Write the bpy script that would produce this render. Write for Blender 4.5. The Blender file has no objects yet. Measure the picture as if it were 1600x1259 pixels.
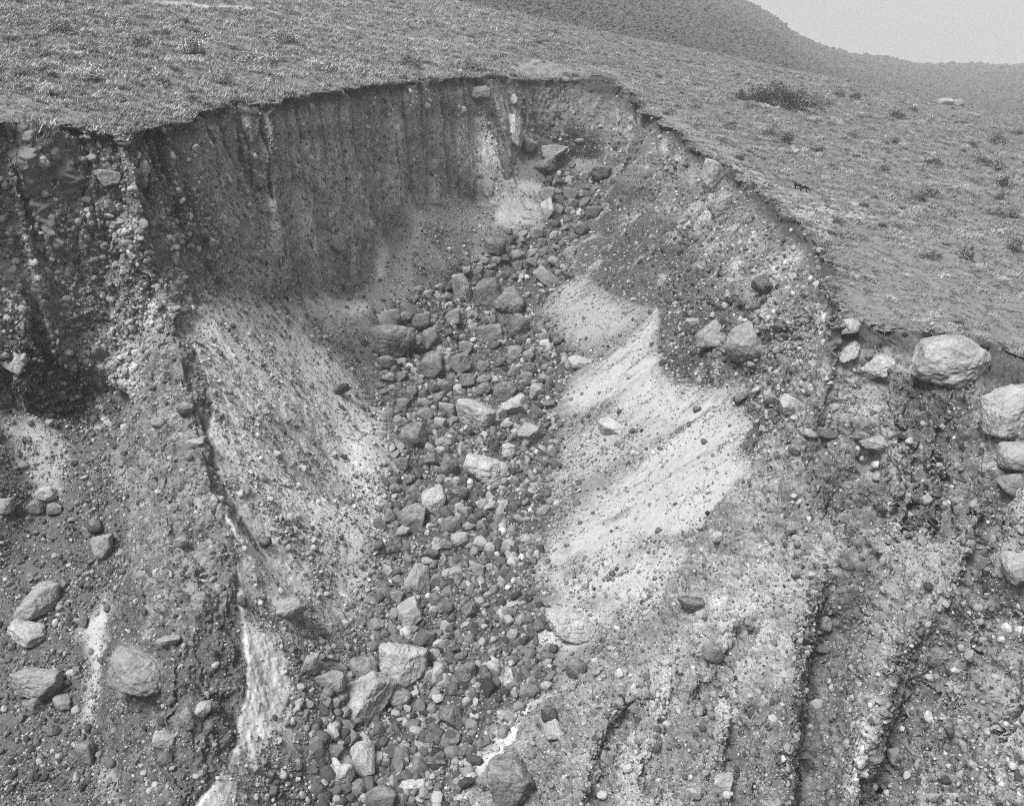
import bpy, math, random
import numpy as np
from mathutils import Vector, Matrix
from mathutils.bvhtree import BVHTree
from mathutils.geometry import delaunay_2d_cdt

SC = bpy.context.scene
COL = SC.collection
RNG = np.random.default_rng(7)
random.seed(7)

# ------------------------------------------------------------------ camera
CAM_Z = 80.0
PITCH = math.radians(21.0)
FPX = 1500.0
cam_data = bpy.data.cameras.new("camera")
cam = bpy.data.objects.new("camera", cam_data)
COL.objects.link(cam)
cam.location = (0, 0, CAM_Z)
cam.rotation_euler = (math.radians(90) - PITCH, 0, 0)
cam_data.sensor_fit = 'HORIZONTAL'
cam_data.sensor_width = 36.0
cam_data.lens = FPX * 36.0 / 1600.0
cam_data.clip_end = 12000
SC.camera = cam

# ------------------------------------------------------------------ world and sun: bright overcast, black-and-white
SUN_EL, SUN_AZ = math.radians(59), math.radians(-141)      # azimuth clockwise from +Y (view direction)
world = bpy.data.worlds.new("World")
SC.world = world
world.use_nodes = True
nt = world.node_tree
nt.nodes.clear()
sky = nt.nodes.new('ShaderNodeTexSky')
sky.sky_type = 'NISHITA'
sky.sun_disc = False
sky.sun_elevation = SUN_EL
sky.sun_rotation = SUN_AZ
sky.dust_density = 7.0
sky.air_density = 1.0
bw = nt.nodes.new('ShaderNodeRGBToBW')
bgn = nt.nodes.new('ShaderNodeBackground')
bgn.inputs['Strength'].default_value = 0.07
wo = nt.nodes.new('ShaderNodeOutputWorld')
nt.links.new(sky.outputs[0], bw.inputs[0])
# overcast: a bright milky layer low over the horizon
stc = nt.nodes.new('ShaderNodeTexCoord')
sxyz = nt.nodes.new('ShaderNodeSeparateXYZ')
nt.links.new(stc.outputs['Generated'], sxyz.inputs[0])
smr = nt.nodes.new('ShaderNodeMapRange')
smr.interpolation_type = 'SMOOTHSTEP'
smr.inputs['From Min'].default_value = .02
smr.inputs['From Max'].default_value = .22
smr.inputs['To Min'].default_value = 1
smr.inputs['To Max'].default_value = 0
nt.links.new(sxyz.outputs[2], smr.inputs['Value'])
smx = nt.nodes.new('ShaderNodeMix')
smx.data_type = 'FLOAT'
smx.inputs[3].default_value = 3.5
nt.links.new(smr.outputs[0], smx.inputs[0])
nt.links.new(bw.outputs[0], smx.inputs[2])
nt.links.new(smx.outputs[0], bgn.inputs['Color'])
nt.links.new(bgn.outputs[0], wo.inputs['Surface'])

sun_d = bpy.data.lights.new("sun", 'SUN')
sun_d.energy = 2.8
sun_d.angle = math.radians(20)
sun_d.color = (1.0, 1.0, 1.0)
sun = bpy.data.objects.new("sun", sun_d)
COL.objects.link(sun)
sdir = Vector((math.sin(SUN_AZ) * math.cos(SUN_EL), math.cos(SUN_AZ) * math.cos(SUN_EL), math.sin(SUN_EL)))
sun.rotation_euler = sdir.to_track_quat('Z', 'Y').to_euler()
sun.location = (0, 0, 300)

SC.view_settings.view_transform = 'Standard'
SC.view_settings.look = 'None'
SC.view_settings.exposure = 0.98
SC.view_settings.gamma = 1.0
SC.render.engine = 'CYCLES'
SC.cycles.max_bounces = 4
SC.cycles.diffuse_bounces = 3
SC.cycles.volume_bounces = 1
SC.cycles.use_denoising = False
SC.cycles.filter_width = 1.05

# ------------------------------------------------------------------ numeric helpers
CP, SP = math.cos(PITCH), math.sin(PITCH)


def ray(u, v):
    """direction of a view ray per metre of depth (z relative to camera height)"""
    a = (u - 800.0) / FPX
    b = (629.5 - v) / FPX
    return np.array([a, CP + b * SP, -SP + b * CP])


def project(p):
    """world points (N,3) -> u, v (1600 px frame), depth"""
    q = np.asarray(p, float)
    z = q[:, 2] - CAM_Z
    d = q[:, 1] * CP - z * SP
    up = q[:, 1] * SP + z * CP
    ds = np.where(np.abs(d) < 1e-3, 1e-3, d)
    return 800 + FPX * q[:, 0] / ds, 629.5 - FPX * up / ds, d


PL_A = -28.28                                           # the tilted grassland plane
PL_B, PL_C = -0.188, 0.08


def plane_z(x, y):
    return PL_A + PL_C * y + PL_B * x + 0 * x


FLOOR_Y = [30, 50, 76, 103, 139, 180, 226, 245, 300]
FLOOR_Z = [-79, -74.0, -67.7, -62.0, -55.6, -49.5, -38.5, -32.0, -20]


def floor_z(y):
    return np.interp(y, FLOOR_Y, FLOOR_Z)


def hit_fn(r, fn):
    """first depth at which the ray meets z = fn(x, y)"""
    ds = np.linspace(20, 600, 4000)
    f = r[2] * ds - fn(r[0] * ds, r[1] * ds)
    k = np.nonzero(f < 0)[0]
    if len(k) == 0:
        return 600.0
    k = k[0]
    if k == 0:
        return ds[0]
    t = f[k - 1] / (f[k - 1] - f[k])
    return ds[k - 1] + t * (ds[k] - ds[k - 1])


def _h(ix, iy, iz, seed):
    h = (ix.astype(np.uint32) * np.uint32(374761393) + iy.astype(np.uint32) * np.uint32(668265263)
         + iz.astype(np.uint32) * np.uint32(2147483647) + np.uint32(seed * 974711 + 12345))
    h = (h ^ (h >> np.uint32(13))) * np.uint32(1274126177)
    h = (h ^ (h >> np.uint32(16))) * np.uint32(2246822519)
    return h ^ (h >> np.uint32(15))


_G = RNG.normal(size=(64, 3))
_G /= np.linalg.norm(_G, axis=1)[:, None]
_G = _G.astype(np.float32)


def gnoise(p, seed=0):
    """3-D gradient noise, about -1..1"""
    p = np.asarray(p, np.float32)
    i = np.floor(p).astype(np.int64)
    f = p - i
    w = f * f * f * (f * (f * 6 - 15) + 10)
    out = np.zeros(len(p), np.float32)
    for dx in (0, 1):
        wx = w[:, 0] if dx else 1 - w[:, 0]
        for dy in (0, 1):
            wy = w[:, 1] if dy else 1 - w[:, 1]
            for dz in (0, 1):
                wz = w[:, 2] if dz else 1 - w[:, 2]
                g = _G[_h(i[:, 0] + dx, i[:, 1] + dy, i[:, 2] + dz, seed) & np.uint32(63)]
                out += wx * wy * wz * (g[:, 0] * (f[:, 0] - dx) + g[:, 1] * (f[:, 1] - dy) + g[:, 2] * (f[:, 2] - dz))
    return out * 1.7


def fbm(p, octs=4, seed=0, gain=0.5, ridged=False):
    p = np.asarray(p, np.float32)
    s = np.zeros(len(p), np.float32)
    a, n = 1.0, 0.0
    for k in range(octs):
        v = gnoise(p * (2.03 ** k) + 17.3 * k, seed + k)
        if ridged:
            v = 1 - 2 * np.abs(v)
        s += a * v
        n += a
        a *= gain
    return s / n


def smooth(a, b, x):
    t = np.clip((x - a) / (b - a), 0, 1)
    return t * t * (3 - 2 * t)


def in_poly(px, py, poly):
    poly = np.asarray(poly)[:, :2]
    lo, hi = poly.min(0), poly.max(0)
    idx = np.nonzero((px >= lo[0]) & (px <= hi[0]) & (py >= lo[1]) & (py <= hi[1]))[0]
    x, y = px[idx], py[idx]
    c_in = np.zeros(len(idx), bool)
    n = len(poly)
    for k in range(n):
        x0, y0 = poly[k]
        x1, y1 = poly[(k + 1) % n]
        if y0 == y1:
            continue
        c = (y0 > y) != (y1 > y)
        c_in ^= c & (x < (x1 - x0) * (y - y0) / (y1 - y0) + x0)
    inside = np.zeros(len(px), bool)
    inside[idx] = c_in
    return inside


def line_dist(px, py, line, far=9.0):
    """plan distance to a polyline (99 when farther than `far` from its bounding box), and the position along it 0..1"""
    line = np.asarray(line, float)[:, :2]
    D = np.full(len(px), 99.0)
    T = np.zeros(len(px))
    lo, hi = line.min(0) - far, line.max(0) + far
    idx = np.nonzero((px > lo[0]) & (px < hi[0]) & (py > lo[1]) & (py < hi[1]))[0]
    n = len(line) - 1
    for k in range(n):
        a, b = line[k], line[k + 1]
        l0, h0 = np.minimum(a, b) - far, np.maximum(a, b) + far
        x, y = px[idx], py[idx]
        j = idx[(x > l0[0]) & (x < h0[0]) & (y > l0[1]) & (y < h0[1])]
        x, y = px[j], py[j]
        ab = b - a
        t = np.clip(((x - a[0]) * ab[0] + (y - a[1]) * ab[1]) / (ab @ ab + 1e-9), 0, 1)
        d = np.hypot(x - a[0] - t * ab[0], y - a[1] - t * ab[1])
        m = d < D[j]
        D[j[m]] = d[m]
        T[j[m]] = (k + t[m]) / n
    return D, T


def mesh_obj(name, verts, faces, mat=None, shade=None, parent=None, smooth_faces=False, n=3):
    """a mesh object from arrays; shade = one grey value per vertex, stored as 'tone'"""
    verts = np.ascontiguousarray(verts, np.float32)
    faces = np.ascontiguousarray(faces, np.int32)
    me = bpy.data.meshes.new(name)
    me.vertices.add(len(verts))
    me.vertices.foreach_set('co', verts.ravel())
    me.loops.add(faces.size)
    me.loops.foreach_set('vertex_index', faces.ravel())
    me.polygons.add(len(faces))
    me.polygons.foreach_set('loop_start', np.arange(0, faces.size, n, dtype=np.int32))
    me.polygons.foreach_set('use_smooth', np.full(len(faces), bool(smooth_faces)))
    if shade is not None:
        for k, v in (shade.items() if isinstance(shade, dict) else (('tone', shade),)):
            at = me.attributes.new(k, 'FLOAT', 'POINT')
            at.data.foreach_set('value', np.ascontiguousarray(v, np.float32))
    me.update(calc_edges=True)
    if mat:
        me.materials.append(mat)
    o = bpy.data.objects.new(name, me)
    COL.objects.link(o)
    if parent:
        o.parent = parent
    return o


def tag(o, label=None, cat=None, group=None, kind=None):
    if label:
        o['label'] = label
    if cat:
        o['category'] = cat
    if group:
        o['group'] = group
    if kind:
        o['kind'] = kind
    return o


# ------------------------------------------------------------------ terrain control lines
# each entry: (u, v, mode, value): read off the photograph, then given a real depth.
RIM = [(-260, 190), (-120, 190), (0, 191), (60, 196), (110, 195), (150, 199), (185, 207), (200, 216), (213, 205), (222, 198), (255, 196),
       (300, 189), (314, 176), (330, 168), (350, 162), (420, 162), (436, 154), (480, 147), (530, 140), (580, 134), (640, 128),
       (700, 122), (745, 120), (790, 119), (803, 124), (840, 125), (880, 126), (910, 124), (936, 116), (962, 126), (985, 146),
       (1004, 172), (1030, 186), (1052, 198), (1070, 217), (1100, 236), (1130, 256), (1152, 268), (1175, 289), (1200, 304),
       (1215, 318), (1240, 344), (1265, 363), (1288, 384), (1299, 420), (1304, 455), (1306, 484), (1325, 500), (1345, 506), (1395, 512),
       (1445, 519), (1490, 524), (1532, 530), (1570, 538), (1600, 547), (1700, 575), (1900, 640)]
RIM_D = [hit_fn(ray(u, v), plane_z) for u, v in RIM]
for _k, (_u, _v) in enumerate(RIM):                     # the head of the gully, seen too flat for the plane to fix its distance
    _y = {803: 237, 840: 249, 880: 254, 910: 257, 936: 260, 962: 257, 985: 246, 1004: 227}.get(_u)
    if _y:
        RIM_D[_k] = _y / ray(_u, _v)[1]
RIM_W = np.array([ray(u, v) * d for (u, v), d in zip(RIM, RIM_D)])
_ru = np.array([r[0] for r in RIM[:23]], float)
_ry = RIM_W[:23, 1]


def talus_r(x, y):
    return -53.4 + 0.65 * (x - 7.3) + 0.17 * (y - 147.7)


def talus_l(x, y):
    return -38 - 0.6 * (x + 40) + 0.17 * (y - 146)


def solve(u, v, mode, val=0.0):
    r = ray(u, v)
    if mode == 'd':
        d = val
    elif mode == 'P':
        d = hit_fn(r, lambda x, y: plane_z(x, y) + val)
    elif mode == 'F':
        d = hit_fn(r, lambda x, y: floor_z(y) + val)
    elif mode == 'TR':
        d = hit_fn(r, lambda x, y: talus_r(x, y)) + val
    elif mode == 'TL':
        d = hit_fn(r, lambda x, y: talus_l(x, y)) + val
    elif mode == 'y':
        d = val / r[1]
    elif mode == 'W':                                   # foot of the main left cliff: val metres in front of its rim
        d = (np.interp(u, _ru, _ry) - val) / r[1]
    return r * d


PTS, TAGS, EDGES = [], [], []


def add_line(tagc, entries, closed=False, edge=True):
    ids = []
    for e in entries:
        p = solve(*e) if len(e) > 3 or isinstance(e[2], str) else np.array(e, float)
        ids.append(len(PTS))
        PTS.append(p)
        TAGS.append(tagc)
    if edge:
        EDGES.extend(zip(ids[:-1], ids[1:]))
    return ids


def add_world(tagc, pts, edge=False):
    ids = []
    for p in pts:
        ids.append(len(PTS))
        PTS.append(np.array(p, float))
        TAGS.append(tagc)
    if edge:
        EDGES.extend(zip(ids[:-1], ids[1:]))
    return ids


rim_ids = add_world('R', RIM_W, True)

# foot of the left cliffs
add_line('B', [(-200, 640, 'W', 6.), (-120, 640, 'W', 6.), (0, 655, 'W', 6.), (60, 652, 'W', 6.5), (110, 662, 'W', 7.), (160, 680, 'W', 8.5), (190, 694, 'W', 11.)])
add_line('B', [(286, 508, 'd', 115.), (312, 488, 'd', 118.5), (332, 470, 'd', 123.), (355, 458, 'd', 129.), (400, 464, 'd', 137.5), (432, 475, 'd', 144.),
               (455, 466, 'd', 150.), (498, 450, 'W', 8.), (530, 459, 'W', 9.), (558, 450, 'W', 8.), (575, 420, 'W', 8.), (587, 402, 'W', 8),
               (600, 376, 'W', 6.), (628, 366, 'W', 6.), (631, 322, 'W', 5.), (665, 317, 'W', 5.), (712, 312, 'W', 5.5), (746, 324, 'W', 6.5),
               (773, 322, 'W', 7.), (790, 308, 'W', 6.5), (792, 282, 'W', 5.), (801, 264, 'W', 4.0)])
# alcove at the head of the gully
add_line('B', [(812, 225, 'y', 236.5), (820, 204, 'y', 237.5), (867, 222, 'y', 246.), (888, 231, 'y', 247.), (900, 250, 'y', 246.), (935, 251, 'y', 245.),
               (956, 243, 'y', 244.), (984, 228, 'y', 242.), (978, 252, 'y', 236.), (964, 284, 'y', 228.), (945, 312, 'y', 219.),
               (926, 345, 'y', 209.), (908, 378, 'y', 200.), (893, 405, 'y', 192.)])
# foot of the right wall
add_line('B', [(893, 405, 'y', 191.5), (905, 430, 'TR', 0), (935, 450, 'TR', 0), (965, 466, 'TR', 0), (1000, 478, 'TR', 0), (1028, 478, 'TR', 0),
               (1031, 505, 'TR', 0), (1023, 540, 'TR', 0), (1024, 578, 'TR', 0), (1042, 594, 'TR', 0), (1086, 604, 'TR', 0),
               (1130, 612, 'TR', 0), (1172, 609, 'TR', 0), (1151, 637, 'TR', 0), (1170, 650, 'TR', 0), (1164, 680, 'TR', 0),
               (1151, 703, 'TR', 0), (1172, 733, 'TR', 0)])
# right wall: broken mid-face line
add_line('C', [(960, 220, 'y', 243.), (990, 250, 'y', 222.), (1010, 330, 'y', 197.), (1040, 400, 'y', 168.), (1075, 440, 'y', 147.5), (1110, 470, 'y', 133.5),
               (1160, 480, 'y', 124.), (1215, 500, 'y', 115.5), (1250, 510, 'y', 109.5)], edge=False)
# buttress edge falling from the corner of the rim to the ash
add_line('S', [(1290, 530, 'd', 101.5), (1275, 580, 'd', 103.), (1255, 640, 'd', 105.), (1215, 690, 'd', 108.), (1184, 728, 'd', 110.)])
# crest of the near right spur, and the ash hidden just behind it
CREST_R = [(1175, 734, 'd', 110.), (1150, 768, 'd', 107.6), (1127, 796, 'd', 105.8), (1111, 834, 'd', 104.), (1082, 880, 'd', 101.6), (1052, 930, 'd', 99.5),
           (1010, 985, 'd', 98.5), (960, 1020, 'd', 98.), (905, 1056, 'd', 97.), (870, 1080, 'd', 96.5), (852, 1110, 'd', 95.5), (842, 1142, 'd', 94.), (800, 1172, 'd', 91.5),
           (772, 1210, 'd', 89.5), (755, 1259, 'd', 87), (740, 1320, 'd', 84), (720, 1420, 'd', 80)]
add_line('S', CREST_R)
for u, v, m, d in CREST_R[1:]:
    p = solve(u, v, m, d)
    q = p + np.array([-2.2, 2.6, 0])
    q[2] = min(p[2] - 1.0, max(talus_r(q[0], q[1]), floor_z(q[1]) + .3))
    add_world('B', [q])
# face of the near right spur
for e in [(1380, 560, 'd', 98.), (1330, 560, 'd', 99.), (1450, 580, 'd', 95.5), (1540, 620, 'd', 90.), (1600, 640, 'd', 86.), (1700, 680, 'd', 80),
          (1320, 640, 'd', 100), (1400, 680, 'd', 93.5), (1480, 700, 'd', 88.5), (1580, 740, 'd', 81.), (1700, 800, 'd', 74),
          (1250, 720, 'd', 101.), (1320, 760, 'd', 96.), (1400, 800, 'd', 90.), (1480, 830, 'd', 83.5), (1580, 860, 'd', 76.), (1720, 900, 'd', 69),
          (1190, 800, 'd', 100.), (1250, 830, 'd', 96.), (1150, 900, 'd', 97.), (1230, 930, 'd', 92.), (1350, 930, 'd', 86.), (1450, 950, 'd', 80.), (1570, 980, 'd', 72.),
          (1720, 1000, 'd', 66), (1060, 1000, 'd', 94.), (1150, 1050, 'd', 87.5), (1250, 1050, 'd', 83.5), (1350, 1060, 'd', 80.), (1450, 1080, 'd', 75.), (1580, 1100, 'd', 68.),
          (950, 1100, 'd', 91.), (1050, 1130, 'd', 86.), (1150, 1160, 'd', 81.), (1250, 1180, 'd', 78.), (1350, 1190, 'd', 75.5), (1450, 1200, 'd', 71.5), (1580, 1220, 'd', 65.),
          (880, 1190, 'd', 86.), (1000, 1220, 'd', 81.5), (1120, 1259, 'd', 77), (1250, 1290, 'd', 74), (1400, 1300, 'd', 71), (1550, 1330, 'd', 63), (1720, 1200, 'd', 60), (1720, 1400, 'd', 57),
          (880, 1300, 'd', 80), (1000, 1350, 'd', 76), (1150, 1400, 'd', 72), (1300, 1420, 'd', 69), (1450, 1450, 'd', 66)]:
    add_line('S', [e])
# crest of the left fin
CREST_L = [(226, 300, 'd', 113.5), (236, 380, 'd', 113.5), (243, 442, 'd', 113.), (258, 482, 'd', 112.), (278, 526, 'd', 110.5), (285, 577, 'd', 108.5), (299, 607, 'd', 107.5),
           (306, 665, 'd', 105.5), (317, 705, 'd', 103.5), (329, 752, 'd', 101.5), (334, 796, 'd', 99.5), (348, 818, 'd', 98.5), (350, 860, 'd', 96.8),
           (351, 901, 'd', 95.5), (375, 966, 'd', 93.2), (385, 1010, 'd', 91.8), (386, 1070, 'd', 89.8), (368, 1120, 'd', 87.6), (362, 1156, 'd', 86.),
           (346, 1190, 'd', 84.), (317, 1226, 'd', 82.), (296, 1262, 'd', 80.5), (270, 1320, 'd', 78), (240, 1420, 'd', 74)]
CREST_L = [(a_ - 17 * min(1, max(0, (b_ - 900) / 80)), b_, c_, d_ - 1.6 * min(1, max(0, (b_ - 440) / 150))) for a_, b_, c_, d_ in CREST_L]
add_line('N', CREST_L)
FOOT_L = [(300, 530, 'd', 112.5), (318, 577, 'd', 111.), (338, 632, 'd', 108.8), (328, 690, 'd', 106.), (342, 745, 'd', 103.8)]
add_line('B', FOOT_L)
FOOT_Q = []
for u, v, m, d in CREST_L[10:]:
    p = solve(u, v, m, d)
    FOOT_Q.append(p + np.array([.9, 1.0, -.9]))
add_world('B', FOOT_Q, True)
# left foot of the fin and its face
add_line('B', [(190, 694, 'd', 109.5), (197, 730, 'd', 109.5), (205, 780, 'd', 107.5), (204, 830, 'd', 105.6), (184, 930, 'd', 101.8), (166, 1010, 'd', 98.6), (157, 1070, 'd', 96.),
               (150, 1120, 'd', 94.), (165, 1180, 'd', 90.8), (185, 1230, 'd', 87.5), (200, 1280, 'd', 84), (190, 1420, 'd', 79)])
for e in [(a_, b_, c_, d_ - 2.2) for a_, b_, c_, d_ in [(230, 600, 'd', 110.), (245, 680, 'd', 105.5), (250, 750, 'd', 102.5), (255, 830, 'd', 98.), (262, 900, 'd', 94.5), (255, 980, 'd', 91.5), (270, 1050, 'd', 88.3),
          (310, 980, 'd', 91.8), (320, 1080, 'd', 87.6), (250, 1120, 'd', 86.5), (300, 1140, 'd', 85.3), (250, 1190, 'd', 84.3), (210, 1060, 'd', 91.)]]:
    add_line('N', [e])
# left cliff mid-face
add_line('C', [(20, 400, 'W', 3.), (100, 420, 'W', 2.), (170, 430, 'W', 3.), (60, 560, 'W', 3.0), (130, 590, 'W', 4.), (190, 560, 'W', 5.), (-120, 420, 'W', 3.)], edge=False)
# left scree bowl
for e in [(60, 690, 'd', 111.), (100, 720, 'd', 110.5), (150, 760, 'd', 107.5), (60, 800, 'd', 107.), (140, 850, 'd', 103.), (20, 900, 'd', 102.5), (100, 930, 'd', 100.),
          (40, 1000, 'd', 97.5), (110, 1040, 'd', 95.5), (40, 1120, 'd', 92.), (100, 1150, 'd', 90.5), (60, 1230, 'd', 86.5), (130, 1240, 'd', 85.5), (60, 1400, 'd', 79), (140, 1420, 'd', 78.5),
          (-100, 700, 'd', 112), (-100, 850, 'd', 105), (-100, 1000, 'd', 98), (-100, 1200, 'd', 88), (-100, 1420, 'd', 79), (-220, 700, 'd', 112), (-220, 1000, 'd', 98), (-220, 1420, 'd', 79)]:
    add_line('L', [(e[0], e[1], e[2], e[3] + 3.5 * min(1, max(0, (e[1] - 690) / 120)))])
# left talus
for e in [(420, 520, 'd', 135.), (360, 560, 'd', 117.5), (500, 540, 'd', 147.), (400, 650, 'd', 115.), (480, 640, 'd', 128.), (370, 740, 'd', 106.), (450, 760, 'd', 113.), (540, 700, 'TL', 0),
          (420, 880, 'd', 103.), (500, 860, 'd', 112.5), (430, 980, 'd', 97.5), (420, 1080, 'd', 92.), (480, 1000, 'd', 101.), (420, 1160, 'd', 88.3), (370, 1240, 'd', 83.), (340, 1320, 'd', 79.5), (320, 1420, 'd', 75.5),
          (560, 800, 'F', 1.2), (540, 930, 'F', 1.5), (500, 1080, 'd', 97.), (480, 1200, 'd', 90.5), (440, 1330, 'F', 1.2), (560, 560, 'F', 2.5), (590, 640, 'F', 1.2)]:
    add_line('T', [e])
# dark fan below the head cliff
for e in [(660, 340, 'd', 187.), (700, 345, 'd', 196.), (640, 400, 'd', 183.), (690, 400, 'd', 187.), (740, 360, 'd', 201.), (780, 345, 'd', 210), (800, 310, 'd', 220), (825, 330, 'd', 217),
          (600, 440, 'd', 173.), (650, 460, 'd', 174.), (540, 490, 'd', 162), (580, 480, 'd', 166)]:
    add_line('T', [e])
# right talus
for e in [(960, 520, 'TR', 0), (990, 590, 'TR', 0), (940, 590, 'TR', 0), (1060, 660, 'TR', 0), (1000, 680, 'TR', 0), (1110, 700, 'TR', 0), (1040, 750, 'TR', 0), (960, 740, 'TR', 0),
          (1080, 800, 'TR', 0), (1000, 830, 'TR', 0), (1030, 900, 'TR', 0), (960, 900, 'TR', 0), (990, 960, 'TR', 0.), (920, 980, 'TR', 0), (900, 480, 'TR', 0), (870, 450, 'F', 1)]:
    add_line('T', [e])
# channel floor
for e in [(850, 285, 'd', 236.), (880, 300, 'd', 231), (920, 290, 'd', 233), (900, 330, 'F', 0), (870, 365, 'F', 0), (830, 395, 'F', 0), (780, 430, 'F', 0), (740, 400, 'F', 3), (850, 420, 'F', 0.), (700, 470, 'F', 1), (750, 500, 'F', 0), (820, 490, 'F', 0),
          (640, 560, 'F', 0.6), (720, 570, 'F', 0), (800, 570, 'F', 0), (860, 590, 'F', 0), (660, 660, 'F', 0), (740, 660, 'F', 0), (820, 680, 'F', 0), (880, 690, 'F', .5), (650, 760, 'F', 0), (740, 760, 'F', 0), (820, 800, 'F', 0.3),
          (630, 860, 'F', 0), (720, 860, 'F', 0), (800, 900, 'F', 0.3), (620, 960, 'F', 0), (700, 960, 'F', 0), (790, 1000, 'F', 0.3), (840, 1030, 'F', .6), (590, 1050, 'F', 0), (680, 1060, 'F', 0), (770, 1080, 'F', 0), (570, 1150, 'F', 0), (660, 1160, 'F', 0), (740, 1170, 'F', 0.),
          (560, 1259, 'F', 0), (660, 1259, 'F', 0), (540, 1420, 'F', 0), (640, 1420, 'F', 0)]:
    add_line('F', [e])

# the grassland around the hole: points on the tilted plane, outside the rim
RIM_POLY = [tuple(p[:2]) for p in RIM_W] + [(140, -10), (-140, -10)]
gx, gy = np.meshgrid(np.arange(-260, 420, 16.0), np.arange(-12, 470, 16.0))
gx, gy = gx.ravel(), gy.ravel()
rd, _ = line_dist(gx, gy, RIM_W)
keep = (~in_poly(gx, gy, RIM_POLY)) & (rd > 7)
add_world('P', [(x, y, plane_z(x, y)) for x, y in zip(gx[keep], gy[keep])])

PTS = np.array(PTS)
res = delaunay_2d_cdt([Vector(p[:2]) for p in PTS], EDGES, [], 0, 1e-4, True)
vco, vedges, vfaces, vorig = res[0], res[1], res[2], res[3]
V = np.array([[c[0], c[1], 0.0] for c in vco])
vtag = []
for k, og in enumerate(vorig):
    if og:
        V[k, 2] = PTS[og[0]][2]
        vtag.append(TAGS[og[0]])
    else:
        V[k, 2] = PTS[np.argmin(np.hypot(PTS[:, 0] - V[k, 0], PTS[:, 1] - V[k, 1]))][2]
        vtag.append('B')
F = np.array([f for f in vfaces if len(f) == 3], np.int64)
# counter-clockwise seen from above
a, b, c = V[F[:, 0]], V[F[:, 1]], V[F[:, 2]]
cr = (b[:, 0] - a[:, 0]) * (c[:, 1] - a[:, 1]) - (b[:, 1] - a[:, 1]) * (c[:, 0] - a[:, 0])
F = F[np.abs(cr) > 1e-6]
cr = cr[np.abs(cr) > 1e-6]
F[cr < 0] = F[cr < 0][:, ::-1]
cen = V[F].mean(1)
out_rim = ~in_poly(cen[:, 0], cen[:, 1], RIM_POLY)
ZONES = ['plateau', 'cliff', 'ridge', 'spur', 'scree_slope', 'gully_floor']
FZ = np.zeros(len(F), int)
vt = np.array(vtag)
for k, f in enumerate(F):
    s = list(vt[f])
    if out_rim[k]:
        z = 0
    elif 'S' in s and cen[k, 0] > -8:
        z = 3
    elif 'N' in s:
        z = 2 if 'C' not in s and 'R' not in s else 1
    elif 'C' in s or 'R' in s:
        z = 1
    elif s.count('F') >= 2:
        z = 5
    elif s.count('B') == 3:
        z = 1 if np.ptp(V[f][:, 2]) > 3 else 4
    else:
        z = 4
    FZ[k] = z
# smooth per-vertex weights
WR = np.array([{'P': 0., 'R': .35, 'C': 1., 'B': .45, 'N': .9, 'S': .9, 'T': .0, 'L': .1, 'F': .1}[t] for t in vtag])


def tess(V, F, FZ, attrs, thr_fn, iters):
    """split every edge longer than thr_fn(midpoint), keeping the mesh closed; finished faces are set aside"""
    doneF, doneZ = [], []
    nV = len(V)
    chunks = [V]
    achunks = [[A] for A in attrs]
    for it in range(iters):
        e = np.sort(np.stack([F[:, [0, 1]], F[:, [1, 2]], F[:, [2, 0]]], 1).reshape(-1, 2), 1)
        key = e[:, 0] * (nV + 1) + e[:, 1]
        uk, first, inv = np.unique(key, return_index=True, return_inverse=True)
        ue = e[first]
        Vc = np.vstack(chunks) if len(chunks) > 1 else chunks[0]
        chunks = [Vc]
        L = np.linalg.norm(Vc[ue[:, 0]] - Vc[ue[:, 1]], axis=1)
        mid = (Vc[ue[:, 0]] + Vc[ue[:, 1]]) / 2
        achunks = [[np.concatenate(A)] for A in achunks]
        split = L > thr_fn(mid, (achunks[0][0][ue[:, 0]] + achunks[0][0][ue[:, 1]]) / 2)
        if not split.any():
            break
        nid = np.full(len(ue), -1)
        nid[split] = nV + np.arange(split.sum())
        nV += int(split.sum())
        chunks.append(mid[split])
        for A in achunks:
            A.append((A[0][ue[split, 0]] + A[0][ue[split, 1]]) / 2)
        M = nid[inv].reshape(-1, 3)
        cnt = (M >= 0).sum(1)
        doneF.append(F[cnt == 0])
        doneZ.append(FZ[cnt == 0])
        outF, outZ = [], []
        for c_ in (1, 2, 3):
            s = np.nonzero(cnt == c_)[0]
            if len(s) == 0:
                continue
            f, m, zz = F[s].copy(), M[s].copy(), FZ[s]
            if c_ == 1:
                sh = np.argmax(m >= 0, 1)
            elif c_ == 2:
                sh = (np.argmax(m < 0, 1) + 1) % 3
            else:
                sh = np.zeros(len(s), int)
            ix = (np.arange(3)[None] + sh[:, None]) % 3
            f = np.take_along_axis(f, ix, 1)
            m = np.take_along_axis(m, ix, 1)
            if c_ == 1:
                outF += [np.stack([f[:, 0], m[:, 0], f[:, 2]], 1), np.stack([m[:, 0], f[:, 1], f[:, 2]], 1)]
                outZ += [zz, zz]
            elif c_ == 2:
                outF += [np.stack([m[:, 0], f[:, 1], m[:, 1]], 1), np.stack([f[:, 0], m[:, 0], m[:, 1]], 1), np.stack([f[:, 0], m[:, 1], f[:, 2]], 1)]
                outZ += [zz, zz, zz]
            else:
                outF += [np.stack([f[:, 0], m[:, 0], m[:, 2]], 1), np.stack([m[:, 0], f[:, 1], m[:, 1]], 1),
                         np.stack([m[:, 2], m[:, 1], f[:, 2]], 1), np.stack([m[:, 0], m[:, 1], m[:, 2]], 1)]
                outZ += [zz] * 4
        F, FZ = np.vstack(outF), np.concatenate(outZ)
    doneF.append(F)
    doneZ.append(FZ)
    return np.vstack(chunks), np.vstack(doneF), np.concatenate(doneZ), [np.concatenate(A) for A in achunks]


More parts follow.
